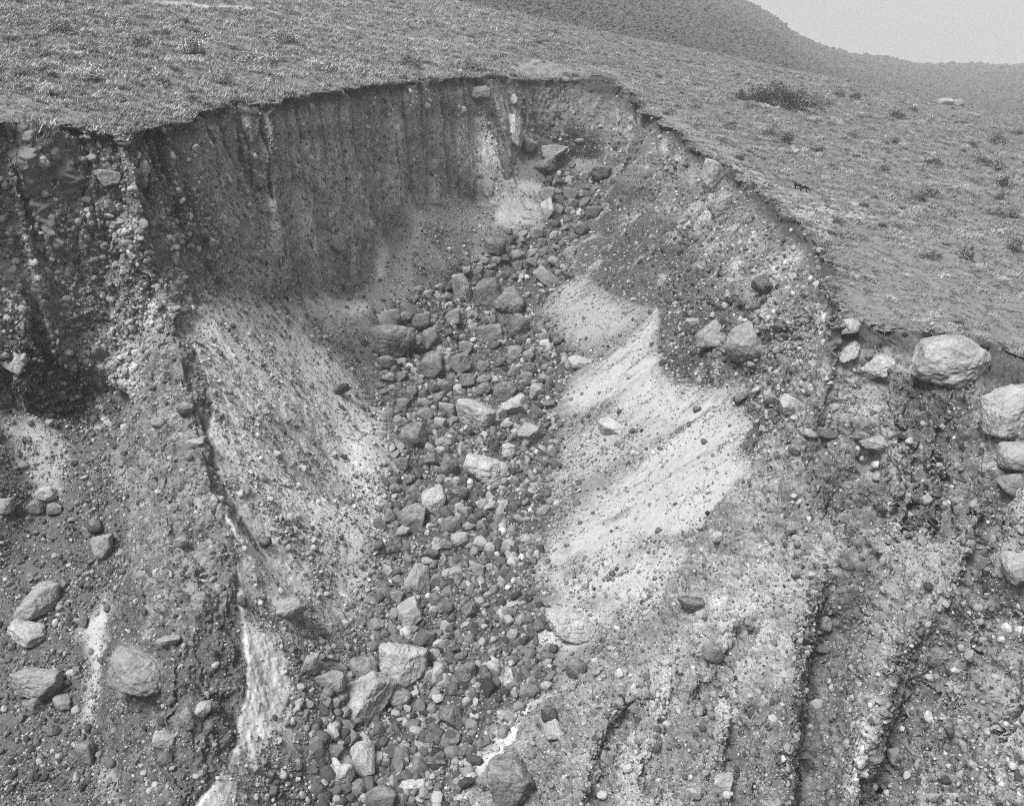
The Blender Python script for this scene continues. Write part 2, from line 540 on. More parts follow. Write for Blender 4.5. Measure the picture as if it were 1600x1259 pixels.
def vnormals(V, F):
    a, b, c = V[F[:, 0]], V[F[:, 1]], V[F[:, 2]]
    fn = np.cross(b - a, c - a)
    N = np.zeros_like(V)
    for k in range(3):
        for j in range(3):
            N[:, j] += np.bincount(F[:, k], fn[:, j], len(V))
    return N / (np.linalg.norm(N, axis=1)[:, None] + 1e-12)


def relax(V, F, amount, n):
    e = np.unique(np.sort(np.stack([F[:, [0, 1]], F[:, [1, 2]], F[:, [2, 0]]], 1).reshape(-1, 2), 1), axis=0)
    deg = np.bincount(e.ravel(), minlength=len(V)).astype(float)
    for _ in range(n):
        S = np.zeros_like(V)
        for j in range(3):
            S[:, j] = np.bincount(e[:, 0], V[e[:, 1], j], len(V)) + np.bincount(e[:, 1], V[e[:, 0], j], len(V))
        V = V + amount[:, None] * (S / np.maximum(deg, 1)[:, None] - V)
    return V


V[:, 2] += CAM_Z
pin = np.array([1.0 if t in 'RN' else 0.6 if t in 'S' else 0.0 for t in vtag])
QUAL = 1.0


def thr_coarse(m, w):
    u, v, d = project(m)
    inside = (u > -150) & (u < 1750) & (v > -80) & (v < 1400) & (d > 10)
    return np.where(inside, 1.6, 7.0) * np.where(d > 260, 3, 1)


V, F, FZ, (WR, pin) = tess(V, F, FZ, [WR, pin], thr_coarse, 12)
V = relax(V, F, 0.5 * (1 - np.clip(pin * 1.6, 0, 1)), 4)
print('coarse', len(V), len(F))
#@@FINE
# ------------------------------------------------------------------ plan outlines read on the coarse ground
bvh0 = BVHTree.FromPolygons([tuple(p) for p in V], [tuple(f) for f in F])


def pick(u, v, tree=None):
    """where the view ray meets the ground"""
    r = ray(u, v)
    h = (tree or bvh0).ray_cast(Vector((0, 0, CAM_Z)), Vector(r).normalized())
    if h[0] is None:
        return None
    return np.array(h[0])


def plan(uv):
    out = [pick(u, v) for u, v in uv]
    return np.array([p for p in out if p is not None])


# floor of the gully (boulders and gravel); ash and dust: outline, tone, how much gravel lies on it, edge softness in metres
FLOOR_POLY = plan([(846, 262), (880, 258), (950, 260), (960, 284), (944, 312), (925, 345), (907, 378), (893, 402), (880, 440), (850, 480), (880, 520), (905, 560), (870, 610), (862, 650), (880, 690),
                   (860, 750), (850, 830), (838, 900), (850, 960), (845, 1020), (862, 1075), (845, 1110), (790, 1150), (740, 1200), (725, 1259), (700, 1330), (470, 1330), (470, 1259), (500, 1130), (560, 1060), (580, 960), (600, 880),
                   (600, 790), (625, 720), (610, 660), (585, 600), (572, 545), (590, 500), (640, 470), (690, 430), (745, 400), (800, 370), (850, 345), (870, 320), (850, 290)])
ASH = [  # outline, tone, gravel factor, softness
    ([(868, 448), (905, 434), (935, 455), (965, 470), (1000, 482), (985, 505), (950, 525), (905, 535), (880, 520), (850, 490)], .31, .9, 1.5),
    ([(1027, 480), (1030, 506), (1022, 540), (1023, 578), (985, 600), (940, 628), (890, 640), (872, 624), (900, 590), (950, 560), (990, 525)], .38, .4, 1.2),
    ([(1024, 578), (1042, 596), (1086, 606), (1130, 614), (1172, 611), (1168, 680), (1174, 735), (1127, 797), (1070, 830), (1000, 850), (930, 885), (850, 895), (838, 880), (900, 810), (930, 770), (990, 730), (1050, 680), (1000, 660), (950, 660), (985, 605)], .38, .5, 1.5),
    ([(880, 690), (950, 650), (1010, 640), (1060, 665), (1000, 705), (930, 740), (870, 770)], .33, 1.4, 1.8),
    ([(850, 900), (930, 890), (1030, 850), (1110, 830), (1085, 880), (1050, 930), (1010, 960), (930, 930), (880, 945)], .40, 1.1, 1.5),
    ([(840, 960), (900, 940), (950, 960), (900, 1010), (850, 1020), (815, 1000)], .44, .9, 1.2),
    ([(862, 1085), (846, 1140), (800, 1172), (772, 1210), (745, 1240), (735, 1190), (790, 1130), (825, 1100)], .54, .35, 1.),
    ([(740, 1215), (770, 1225), (740, 1330), (690, 1330), (700, 1262)], .45, .6, .8),
    ([(305, 500), (335, 474), (380, 462), (430, 478), (480, 500), (450, 530), (380, 560), (330, 560)], .54, .6, 1.5),  # left talus ash: tone raised to make up for the slope's shading
    ([(306, 530), (345, 545), (400, 590), (440, 660), (420, 700), (370, 680), (335, 620)], .60, .4, 1.8),
    ([(300, 500), (420, 480), (530, 560), (590, 650), (600, 760), (580, 860), (520, 950), (440, 960), (380, 880), (340, 760), (310, 620)], .54, .7, 2.5),
    ([(332, 752), (370, 780), (410, 830), (450, 860), (500, 930), (470, 950), (410, 930), (372, 940), (350, 880)], .60, .3, 1.2),
    ([(330, 640), (342, 700), (345, 750), (325, 740), (310, 680)], .60, .2, .8),
    ([(505, 770), (540, 775), (555, 800), (530, 825), (500, 800)], .56, .3, 1.2),
    ([(384, 965), (420, 985), (450, 1030), (455, 1095), (438, 1150), (405, 1205), (370, 1259), (335, 1330), (240, 1340), (270, 1262), (335, 1150), (352, 1070), (352, 1000)], .62, .12, .8),
    ([(485, 460), (510, 455), (545, 463), (575, 480), (560, 500), (520, 490)], .42, .4, .8),
    ([(450, 480), (480, 465), (520, 480), (560, 510), (540, 520), (490, 505)], .40, .6, .8),
    ([(596, 380), (606, 388), (600, 430), (588, 440), (586, 405)], .38, .3, .5),
    ([(795, 290), (815, 295), (850, 330), (845, 350), (800, 355), (772, 350), (770, 335), (790, 310)], .36, .6, .9),
    ([(803, 268), (840, 285), (850, 300), (830, 300), (805, 285)], .42, .4, .6),
    ([(10, 665), (60, 655), (100, 690), (85, 740), (60, 770), (40, 720)], .38, .6, .8),
    ([(60, 700), (95, 690), (100, 740), (80, 775), (55, 760)], .36, .5, .8),
    ([(165, 915), (172, 960), (160, 1050), (148, 1125), (130, 1115), (140, 1030), (125, 985), (150, 950)], .40, .5, .6),
    ([(165, 690), (200, 710), (200, 760), (180, 740)], .35, .5, .6),
    ([(140, 1180), (175, 1190), (180, 1225), (150, 1220)], .35, .6, .6),
]
ASH = [(plan(a[0]),) + tuple(a[1:]) for a in ASH]
PATCHES = [(pick(u_, v_), r_, d_) for u_, v_, r_, d_ in (  # paler and darker tone patches on the bare walls
    (735, 235, 7, .14), (690, 210, 5, .08), (620, 200, 4, .09), (545, 320, 8, .10), (480, 335, 5, .09), (615, 290, 5, .08), (500, 400, 5, .09), (860, 170, 7, .07), (900, 222, 8, -.09), (730, 300, 6, -.05),
    (310, 430, 9, -.05), (330, 330, 6, -.04), (270, 300, 6, -.04), (400, 230, 7, -.03), (1215, 415, 6, .14), (1260, 380, 5, .06), (1100, 540, 9, -.02), (1165, 400, 4, .07),
    (1050, 260, 6, .07), (1000, 330, 6, .05), (1110, 330, 6, .05), (1290, 470, 4, .10), (40, 560, 5, -.05), (60, 610, 7, -.07), (150, 640, 6, -.07), (180, 590, 5, .12), (30, 430, 5, .10),
    (1100, 1060, 9, .05), (1210, 1000, 7, .04), (1000, 1200, 6, .05), (1560, 1120, 7, .07), (1170, 920, 7, .07), (1130, 980, 6, .06), (1350, 1200, 3, .25), (1380, 1150, 3, .10), (1470, 880, 5, .07), (1540, 1020, 6, .07), (1310, 590, 5, .07), (1200, 1110, 6, -.05), (1430, 640, 5, -.06), (1340, 660, 5, .05), (960, 1180, 5, .06), (1050, 1060, 6, .08))]
RAVINES = [  # plan line, half width, depth
    (plan([(1345, 850), (1325, 900), (1305, 950), (1300, 1020), (1292, 1100), (1288, 1180), (1270, 1259), (1260, 1330)]), 2.0, 6.8),
    (plan([(1530, 890), (1500, 930), (1470, 990), (1440, 1050), (1420, 1110), (1395, 1180), (1385, 1259), (1370, 1330)]), 2.0, 6.6),
    (plan([(1500, 600), (1510, 680), (1500, 740), (1490, 800)]), 1.9, 2.2),
    (plan([(1330, 690), (1345, 740), (1360, 790)]), 2.4, 3.2),
    (plan([(1235, 1170), (1245, 1259)]), .6, 1.0),
    (plan([(1100, 1010), (1080, 1100), (1050, 1200)]), 2.5, 1.2),
    (plan([(1590, 900), (1560, 980), (1540, 1080)]), 2., 2.5),
    (plan([(1440, 590), (1450, 650), (1455, 720), (1440, 790)]), 1.6, 1.6),
    (plan([(1560, 760), (1545, 830), (1520, 880)]), 1.2, 3.0),
            (plan([(1290, 640), (1285, 690), (1300, 760)]), 1.6, 1.4),
    (plan([(1180, 960), (1150, 1010), (1100, 1060)]), 1.2, 1.5),
    (plan([(1000, 1080), (960, 1150), (930, 1259)]), 1.3, 1.6),
    (plan([(1480, 1100), (1500, 1180), (1490, 1259)]), 1.2, 2.5),
    (plan([(1160, 1100), (1150, 1180), (1170, 1259)]), .9, 1.6),
]
SCARPS = [  # low broken earth steps in the grassland, seen as dark or pale lines
    (plan([(1000, 130), (1040, 145), (1075, 153), (1130, 165), (1180, 176), (1215, 182)]), .9, 1.0, 0.03),
    (plan([(1270, 166), (1310, 172), (1350, 178), (1420, 190), (1480, 200)]), .8, .5, .5),
    (plan([(330, 8), (400, 22), (450, 40), (500, 50), (560, 62), (620, 72), (680, 80)]), .8, 1.0, .09),
    (plan([(245, 3), (330, 10), (400, 14), (470, 30), (530, 42), (590, 52), (660, 62), (740, 72), (790, 84), (840, 95)]), 2.4, .3, .42),
    (plan([(840, 95), (800, 105), (830, 112), (860, 100)]), 1.2, .4, .3),
    (plan([(1490, 375), (1520, 395), (1560, 405)]), .8, 1.0, .06),
    (plan([(1380, 260), (1440, 268), (1490, 285), (1540, 300)]), .6, .3, .33),
    (plan([(1320, 460), (1345, 472), (1370, 478)]), 1.2, .6, .06),
    (plan([(1410, 512), (1470, 508), (1530, 520), (1590, 530)]), .8, .35, .09),
]
_rs = np.random.default_rng(77)
for _k in range(26):                                    # short earth steps and runnels down the right grassland
    _u, _v = _rs.uniform(1130, 1620), _rs.uniform(200, 470)
    if _v < 190 + (_u - 1130) * .12 or _v > 250 + (_u - 1130) * .9 or (_u < 1340 and _v > 330):
        continue
    _l = _rs.uniform(25, 90)
    SCARPS.append((plan([(_u, _v), (_u + _l * .5, _v + _l * _rs.uniform(.08, .2)), (_u + _l, _v + _l * _rs.uniform(.2, .36))]), _rs.uniform(.35, .7), _rs.uniform(.3, .8), [.05, .07, .30][_k % 3]))
for _k in range(14):                                    # and between the tussocks on the left
    _u, _v = _rs.uniform(-20, 700), _rs.uniform(20, 150)
    _l = _rs.uniform(20, 60)
    SCARPS.append((plan([(_u, _v), (_u + _l * .5, _v + _rs.uniform(-3, 6)), (_u + _l, _v + _rs.uniform(0, 10))]), _rs.uniform(.4, .7), _rs.uniform(.4, .8), .06))
SCARPS = [a for a in SCARPS if len(a[0]) > 1]
BARE = [  # trodden or bare ground in the grassland: outline, tone
    (plan([(-60, 150), (40, 145), (120, 165), (200, 185), (205, 212), (150, 197), (60, 194), (-60, 189)]), .18),
    (plan([(1110, 232), (1150, 250), (1190, 275), (1225, 300), (1300, 300), (1345, 320), (1360, 338), (1310, 350), (1290, 375), (1250, 348), (1215, 315), (1180, 290), (1150, 266)]), .31),
    (plan([(1300, 390), (1350, 360), (1420, 360), (1480, 400), (1520, 440), (1600, 470), (1660, 500), (1640, 560), (1560, 534), (1480, 520), (1400, 508), (1310, 490), (1306, 440)]), .18),
    (plan([(780, 100), (850, 98), (930, 105), (1000, 128), (985, 143), (935, 114), (880, 122), (800, 118)]), .22),
    (plan([(1010, 170), (1060, 185), (1110, 215), (1160, 245), (1140, 255), (1100, 236), (1060, 205), (1030, 186)]), .22),
]


def band(px, py, poly, soft, jit):
    """1 inside an outline, fading over `soft` metres at a ragged edge"""
    m = in_poly(px, py, poly)
    cl = np.vstack([poly, poly[:1]])
    near = (px > poly[:, 0].min() - 6) & (px < poly[:, 0].max() + 6) & (py > poly[:, 1].min() - 6) & (py < poly[:, 1].max() + 6)
    d = np.full(len(px), 99.0)
    if near.any():
        d[near] = line_dist(px[near], py[near], cl)[0]
    sd = np.where(m, d, -d) + jit * soft * 1.3
    return smooth(-soft, soft, sd)


RAKE = np.array([-0.967, -0.253])                       # downhill on the right-hand ash slope


def surface_tone(P, N, Z):
    """ground colour (grey reflectance) and gravel density; Z = zone weights"""
    px, py = P[:, 0], P[:, 1]
    n_lo = fbm(P / 7.0, 3, 31)
    n_mid = fbm(P / 1.9, 3, 33)
    n_hi = fbm(P / 0.5, 2, 35)
    s = px * RAKE[0] + py * RAKE[1]
    t = -px * RAKE[1] + py * RAKE[0]
    wq = fbm(P / 9.0, 2, 45)
    streak = fbm(np.stack([t / 1.5 + 1.3 * wq, s / 9.0, 0 * s], 1), 4, 37, gain=.62) * smooth(-.45, .25, fbm(P / 11.0, 2, 46) + .1)
    left_t = fbm(np.stack([(py + .5 * px) / 1.3, (px - .3 * py) / 12.0, 0 * s + 9], 1), 3, 39)
    zP, zC, zN, zS, zT, zF = Z.T
    # raw faces
    strata = fbm(np.stack([px / 40, py / 40, (P[:, 2] + .12 * px) / 2.2], 1), 3, 41)
    vert = fbm(np.stack([px / 2.2, py / 2.2, P[:, 2] / 11], 1), 3, 43)
    cliff = .17 + .05 * n_lo + .05 * n_mid + .075 * strata + .02 * vert + .05 * n_hi
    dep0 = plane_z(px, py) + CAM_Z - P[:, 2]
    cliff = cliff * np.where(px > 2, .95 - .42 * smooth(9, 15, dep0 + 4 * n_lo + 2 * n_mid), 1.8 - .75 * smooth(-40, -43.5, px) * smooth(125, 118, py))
    cliff = np.maximum(cliff, .035) + .17 * smooth(.12, .5, n_lo + .5 * n_mid + .3 * vert)
    up = smooth(.35, .8, N[:, 2])
    spur = 1.25 * np.maximum(.17 + .07 * n_mid + .10 * n_hi + .05 * n_lo, .05) + up * .10 * smooth(-.3, .6, n_mid + .8 * n_lo)
    fin = np.maximum(.185 + .07 * n_mid + .11 * n_hi + .04 * n_lo, .04) + up * .08 * smooth(-.1, .5, n_mid + .6 * n_lo)
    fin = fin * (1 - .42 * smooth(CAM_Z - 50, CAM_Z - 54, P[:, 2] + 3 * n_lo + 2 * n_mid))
    scree = np.maximum(.19 + .05 * n_mid + .05 * n_hi + .05 * left_t, .05)
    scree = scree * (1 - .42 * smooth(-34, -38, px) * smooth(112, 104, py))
    floor = np.maximum(.08 + .03 * n_mid + .03 * n_hi, .04)
    plat = np.maximum(.17 + .05 * n_lo + .06 * n_mid + .03 * n_hi, .05)
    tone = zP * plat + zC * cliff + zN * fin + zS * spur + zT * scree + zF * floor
    grav = 0.12 * zP + .62 * zC + .62 * zN + .62 * zS + 1.15 * zT + 1.6 * zF
    low = zT + zF
    for poly, tn, gf, soft in ASH:
        right = poly[:, 0].mean() > -2
        st = streak if right else left_t
        w = band(px, py, poly, soft * 1.5, .7 * st + .6 * n_mid + .5 * n_lo) * np.clip(low * 1.6, 0, 1)
        tn_v = tn * (1 + .14 * n_mid + .10 * n_hi + .10 * n_lo) - (.45 if right else .18) * tn * smooth(.05, .5, st + .4 * n_mid) * (1 if gf > .2 else .4)
        tone = tone * (1 - w) + w * np.maximum(tn_v, .08)
        g2 = gf * (.5 + 2.0 * smooth(.0, .5, st + .5 * n_mid))
        grav = grav * (1 - w) + w * g2
    low_left = smooth(12, 19, plane_z(px, py) + CAM_Z - P[:, 2]) * smooth(-38, -42, px) * smooth(122, 116, py)
    tone = tone + (zC * low_left) * (.03 + .06 * np.clip(n_mid + .3, 0, 1))
    for q, rad, dl in PATCHES:
        dd = np.linalg.norm((P - q) / (np.array([1, 1, 1.25]) * rad), axis=1) + .45 * n_lo + .35 * n_mid
        tone = tone + (zC + zS) * dl * np.where(px < 0, 2.1, 1.0) * smooth(1.0, .45, dd) * (1 + .8 * n_mid)
    tone = np.maximum(tone, .03)
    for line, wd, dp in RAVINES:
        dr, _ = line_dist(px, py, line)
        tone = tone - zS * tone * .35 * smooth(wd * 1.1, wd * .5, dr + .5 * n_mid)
    # dark topsoil exposed under the turf
    inrim = ~(zP > .5)
    dep = plane_z(px, py) + CAM_Z - P[:, 2]
    soil = inrim * smooth(3.0 + 1.4 * n_mid, 1.3 + .6 * n_lo, dep) * np.clip(zC + zS, 0, 1)
    tone = tone * (1 - .8 * soil) + .8 * soil * .035
    grav = grav * (1 - .8 * soil)
    for line, wd, dp, tn in SCARPS:
        d, _ = line_dist(px, py, line)
        w = zP * smooth(wd * 1.1, wd * .3, d + .9 * n_mid * wd) * smooth(-.35, .1, n_lo + .5 * n_mid + .15)
        tone = tone * (1 - w) + w * tn
    bare = np.zeros(len(px))
    for poly, tn in BARE:
        w = band(px, py, poly, 2.0, 1.2 * n_lo + .8 * n_mid) * zP
        if tn > .3:
            w = w * smooth(-.25, .25, n_mid + .6 * n_lo)
        tone = tone * (1 - w) + w * np.maximum(tn + .05 * n_mid + .04 * n_hi, .06)
        bare = np.maximum(bare, w)
    return np.clip(tone * .82, .016, .62), grav, bare


# ------------------------------------------------------------------ fine ground
def carve(P):
    dz = np.zeros(len(P))
    wob = .32 * fbm(P / 2.2, 3, 55)
    for line, wd, dp in RAVINES:
        d, t = line_dist(P[:, 0], P[:, 1], line)
        prof = smooth(wd * 1.08, wd * .7, d + wob * wd)
        dz -= dp * prof * smooth(0, .12, t)
    return dz


def thr_fine(m, w):
    u, v, d = project(m)
    inside = (u > -25) & (u < 1625) & (v > -25) & (v < 1285) & (d > 10)
    near = (u > -250) & (u < 1850) & (v > -150) & (v < 1450) & (d > 10)
    pl = (np.abs(m[:, 2] - CAM_Z - plane_z(m[:, 0], m[:, 1])) < .6) & (w < .2)
    px = np.where(pl, 4.0, 2.2) * QUAL
    return np.where(inside, px * d / 960.0, np.where(near, 9.0 * d / 960, 8.0))


# steps: first to about a metre so that ravines cut cleanly, then to the pixel
V, F, FZ, (WR, pin) = tess(V, F, FZ, [WR, pin], lambda m, w: np.maximum(thr_fine(m, w), .55), 10)
inr = in_poly(V[:, 0], V[:, 1], RIM_POLY)
V[:, 2] += np.where(inr, carve(V), 0)
V, F, FZ, (WR, pin) = tess(V, F, FZ, [WR, pin], thr_fine, 10)
print('fine', len(V), len(F))
N = vnormals(V, F)
ZW = np.zeros((len(V), 6))
deg = np.bincount(F.ravel(), minlength=len(V))
for z in range(6):
    ZW[:, z] = np.bincount(F[FZ == z].ravel(), minlength=len(V)) / np.maximum(deg, 1)
lowz = ZW[:, 4] + ZW[:, 5]
jit = fbm(V / 2.5, 3, 77)
wf = band(V[:, 0], V[:, 1], FLOOR_POLY, 1.8, 1.5 * jit)
ZW[:, 4] = lowz * (1 - wf)
ZW[:, 5] = lowz * wf
E_ = np.unique(np.sort(np.stack([F[:, [0, 1]], F[:, [1, 2]], F[:, [2, 0]]], 1).reshape(-1, 2), 1), axis=0)
dg = np.bincount(E_.ravel(), minlength=len(V)).astype(float)
ZS = ZW.copy()
for _ in range(3):
    for z in range(6):
        sm = np.bincount(E_[:, 0], ZS[E_[:, 1], z], len(V)) + np.bincount(E_[:, 1], ZS[E_[:, 0], z], len(V))
        ZS[:, z] = .4 * ZS[:, z] + .6 * sm / np.maximum(dg, 1)
zP, zC, zN, zS, zT, zF = ZS.T
P0 = V.copy()
rimd, _ = line_dist(P0[:, 0], P0[:, 1], RIM_W)
H = N.copy()
H[:, 2] *= .25
# bare faces: lumps, ledges, grooves
n9 = fbm(P0 / 8.0, 3, 1)
n3 = -fbm(P0 / 3.2, 3, 2, ridged=True) + .35
n1 = fbm(P0 / 1.05, 3, 3)
n5 = .4 - fbm(P0 / 5.5, 3, 9, gain=.55, ridged=True)
n03 = fbm(P0 / 0.38, 2, 4)
clod = np.zeros(len(P0), np.float32)
for k_, (sc_, am_) in enumerate(((1.5, .8), (.75, .55), (.4, .4))):
    clod += am_ * (.45 - np.abs(gnoise(P0 / sc_ + 5.1 * k_, 24 + k_)))
clod *= smooth(-.5, .2, fbm(P0 / 4.5, 2, 28) + .12)
led = fbm(np.stack([P0[:, 0] / 30, P0[:, 1] / 30, (P0[:, 2] + .12 * P0[:, 0]) / 2.4], 1), 3, 5)
wp = P0 + 1.6 * np.stack([n9, fbm(P0 / 6.0, 2, 21), 0 * n9], 1)
gro = fbm(np.stack([wp[:, 0] / 6.5, wp[:, 1] / 6.5, P0[:, 2] / 40.0], 1), 3, 6, gain=.42, ridged=True)
flu = smooth(.38, .85, gro) * smooth(-.5, .3, fbm(P0 / 13.0, 2, 23) + .35)
inC = WR * zC * (1 + .6 * smooth(-2, 14, P0[:, 0]))
leftc = smooth(8, -4, P0[:, 0])
disp = inC * (1.2 * n9 + .9 * n5 + .55 * (n3 - .2) + .36 * n1 + .2 * n03 - (.75 + .5 * (1 - leftc)) * clod + .35 * led - (1.3 * leftc + .6) * flu)
disp += zN * WR * (1.3 * n9 + 1.3 * n5 + .6 * (n3 - .2) + .45 * n1 + .24 * n03 - .8 * clod + .3 * led)
disp += zS * WR * (.45 + .55 * smooth(.22, .50, N[:, 2])) * (1.7 * n9 + 1.5 * n5 + .8 * (n3 - .2) + .62 * n1 + .26 * n03 - .95 * clod)
disp += zT * (.45 * n9 + .12 * n1 + .07 * n03 + .10 * (n3 - .2) - .12 * clod * leftc)
disp += zF * (.35 * n9 + .22 * n1 + .09 * n03)
# rain-cut grooves down the left cliffs, where the photograph shows them: position along the rim, width, depth, lower end
GROOVES = [(30, 1.0, 1.2, 14), (118, 1.2, 1.6, 9), (221, 1.5, 2.6, 24), (243, .9, 1.6, 13), (268, .7, 1.2, 10), (322, 1.3, 3.0, 17), (345, .9, 1.8, 13), (372, .8, 1.5, 12), (381, .6, 1.2, 14),
           (412, .8, 1.4, 14), (446, 1.0, 2.0, 13), (462, .6, 1.2, 16), (500, .9, 1.6, 11), (530, .7, 1.3, 18), (548, .6, 1.0, 22), (575, .9, 1.6, 18), (612, .7, 1.4, 24), (632, .8, 1.6, 26), (655, .7, 1.4, 22), (690, 1.4, 2.0, 24), (725, .8, 1.2, 14), (765, .9, 1.2, 16)]
gd, gt_ = line_dist(P0[:, 0], P0[:, 1], RIM_W[:, :2], far=14.0)
seg_len = np.concatenate([[0], np.cumsum(np.hypot(*np.diff(RIM_W[:, :2], axis=0).T))])
sarc = np.interp(gt_ * (len(RIM_W) - 1), np.arange(len(RIM_W)), seg_len)
depth_ = plane_z(P0[:, 0], P0[:, 1]) + CAM_Z - P0[:, 2]
us_ = np.array([r[0] for r in RIM], float)
gsum = np.zeros(len(P0))
for gu, gw_, gdp, gend in GROOVES:
    s0 = np.interp(gu, us_[:24], seg_len[:24])
    off_ = sarc - s0 + .5 * gnoise(np.stack([0 * depth_ + gu, depth_ / 5.0, 0 * depth_], 1), 91)
    wv_ = gw_ * (1 + .3 * n3)
    gsum = np.maximum(gsum, 1.5 * gdp * smooth(wv_, wv_ * .25, np.abs(off_)) * smooth(gend + 3, gend - 3, depth_ + 2 * n3) * smooth(-.2, 1.2, depth_))
gsum *= smooth(-.55, .15, fbm(P0 / np.array([2.5, 2.5, 5.0]), 3, 92))
disp = disp - gsum * zC * (gd < 13.9) * (P0[:, 0] < 0)
# hollow washed out under the far left cliff
HOL = np.array([solve(u_, v_, 'W', o_)[:3] for u_, v_, o_ in [(-120, 632, 6.), (0, 640, 6.), (60, 640, 6.5), (110, 650, 7.), (150, 668, 8.)]]) + np.array([0, 0, CAM_Z])
hd, _ = line_dist(P0[:, 0], P0[:, 1], HOL[:, :2])
hz_ = np.interp(P0[:, 0], HOL[:, 0], HOL[:, 2])
disp -= zC * 3.6 * smooth(6.5, 2.5, hd) * smooth(6.0, 2.5, P0[:, 2] - hz_ + 1.2 * n9)
V = V + (N * (1 - zC[:, None]) + H * zC[:, None]) * disp[:, None]
# grassland: hummocks, steps
hum = .9 * fbm(P0 / 16.0, 3, 11) + .8 * fbm(P0 / 5.0, 3, 12) + .28 * fbm(P0 / 1.6, 2, 13)
hum *= zP * smooth(0.5, 6, rimd) * .9
for line, wd, dp, tn in SCARPS:
    d, _ = line_dist(P0[:, 0], P0[:, 1], line)
    hum -= zP * dp * smooth(wd * 1.3, wd * .4, d + .6 * n1 * wd)
V[:, 2] += hum
# ragged turf edge
edge = smooth(2.5, 0.2, rimd) * zP
V[:, 2] += edge * .35 * n1
rag = np.stack([fbm(P0 / 2.6, 3, 14, gain=.6) + .9 * gnoise(P0 / 6.5, 16), fbm(P0 / 2.6, 3, 15, gain=.6) + .9 * gnoise(P0 / 6.5, 17)], 1)
V[:, :2] += (1.5 * smooth(2.2, 0., rimd) * np.maximum(zP, smooth(1.6, .2, depth_)) * 1.5)[:, None] * rag
N = vnormals(V, F)
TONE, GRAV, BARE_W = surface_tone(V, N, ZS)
print('displaced')


# ------------------------------------------------------------------ materials
def node(t, kind, **kw):
    n = t.nodes.new(kind)
    for k, v in kw.items():
        setattr(n, k, v)
    return n


def math_node(t, op, a, b=None, clamp=False):
    n = t.nodes.new('ShaderNodeMath')
    n.operation = op
    n.use_clamp = clamp
    for i, s in enumerate((a, b)):
        if s is None:
            continue
        if isinstance(s, (int, float)):
            n.inputs[i].default_value = s
        else:
            t.links.new(s, n.inputs[i])
    return n.outputs[0]


def grey_material(name, build, rough=.95):
    """build(tree, position socket) -> grey value socket, height socket or None"""
    m = bpy.data.materials.new(name)
    m.use_nodes = True
    t = m.node_tree
    bs = t.nodes['Principled BSDF']
    bs.inputs['Roughness'].default_value = rough
    bs.inputs['Specular IOR Level'].default_value = .12
    geo = t.nodes.new('ShaderNodeNewGeometry')
    col, hgt = build(t, geo)
    cc = t.nodes.new('ShaderNodeCombineColor')
    for i in range(3):
        t.links.new(col, cc.inputs[i])
    t.links.new(cc.outputs[0], bs.inputs['Base Color'])
    if hgt is not None:
        sock, dist, stren = hgt
        bp = t.nodes.new('ShaderNodeBump')
        bp.inputs['Strength'].default_value = stren
        bp.inputs['Distance'].default_value = dist
        t.links.new(sock, bp.inputs['Height'])
        t.links.new(bp.outputs[0], bs.inputs['Normal'])
    return m


def attr(t, name):
    n = t.nodes.new('ShaderNodeAttribute')
    n.attribute_name = name
    return n.outputs['Fac']


def pebbles(t, vec, scale, thr, lo, hi):
    """embedded stones: mask and grey value"""
    v = node(t, 'ShaderNodeTexVoronoi', feature='F1')
    v.inputs['Scale'].default_value = scale
    v.inputs['Randomness'].default_value = 1.0
    t.links.new(vec, v.inputs['Vector'])
    sep = t.nodes.new('ShaderNodeSeparateColor')
    t.links.new(v.outputs['Color'], sep.inputs[0])
    on = math_node(t, 'LESS_THAN', sep.outputs[0], thr)
    rad = math_node(t, 'MULTIPLY_ADD', sep.outputs[1], .28)
    t.nodes[-1].inputs[2].default_value = .16
    mr = t.nodes.new('ShaderNodeMapRange')
    mr.interpolation_type = 'SMOOTHSTEP'
    t.links.new(v.outputs['Distance'], mr.inputs['Value'])
    t.links.new(rad, mr.inputs['From Max'])
    t.links.new(math_node(t, 'MULTIPLY', rad, .6), mr.inputs['From Min'])
    mr.inputs['To Min'].default_value = 1
    mr.inputs['To Max'].default_value = 0
    mask = math_node(t, 'MULTIPLY', mr.outputs[0], on)
    g3 = math_node(t, 'POWER', sep.outputs[2], 1.6)
    val = math_node(t, 'MULTIPLY_ADD', g3, hi - lo)
    t.nodes[-1].inputs[2].default_value = lo
    return mask, val


def mixv(t, f, a, b):
    n = t.nodes.new('ShaderNodeMix')
    n.data_type = 'FLOAT'
    t.links.new(f, n.inputs[0])
    for i, s in ((2, a), (3, b)):
        if isinstance(s, (int, float)):
            n.inputs[i].default_value = s
        else:
            t.links.new(s, n.inputs[i])
    return n.outputs[0]


def noise(t, vec, scale, detail=4, rough=.6):
    n = t.nodes.new('ShaderNodeTexNoise')
    n.inputs['Scale'].default_value = scale
    n.inputs['Detail'].default_value = detail
    n.inputs['Roughness'].default_value = rough
    t.links.new(vec, n.inputs['Vector'])
    return n.outputs['Fac']


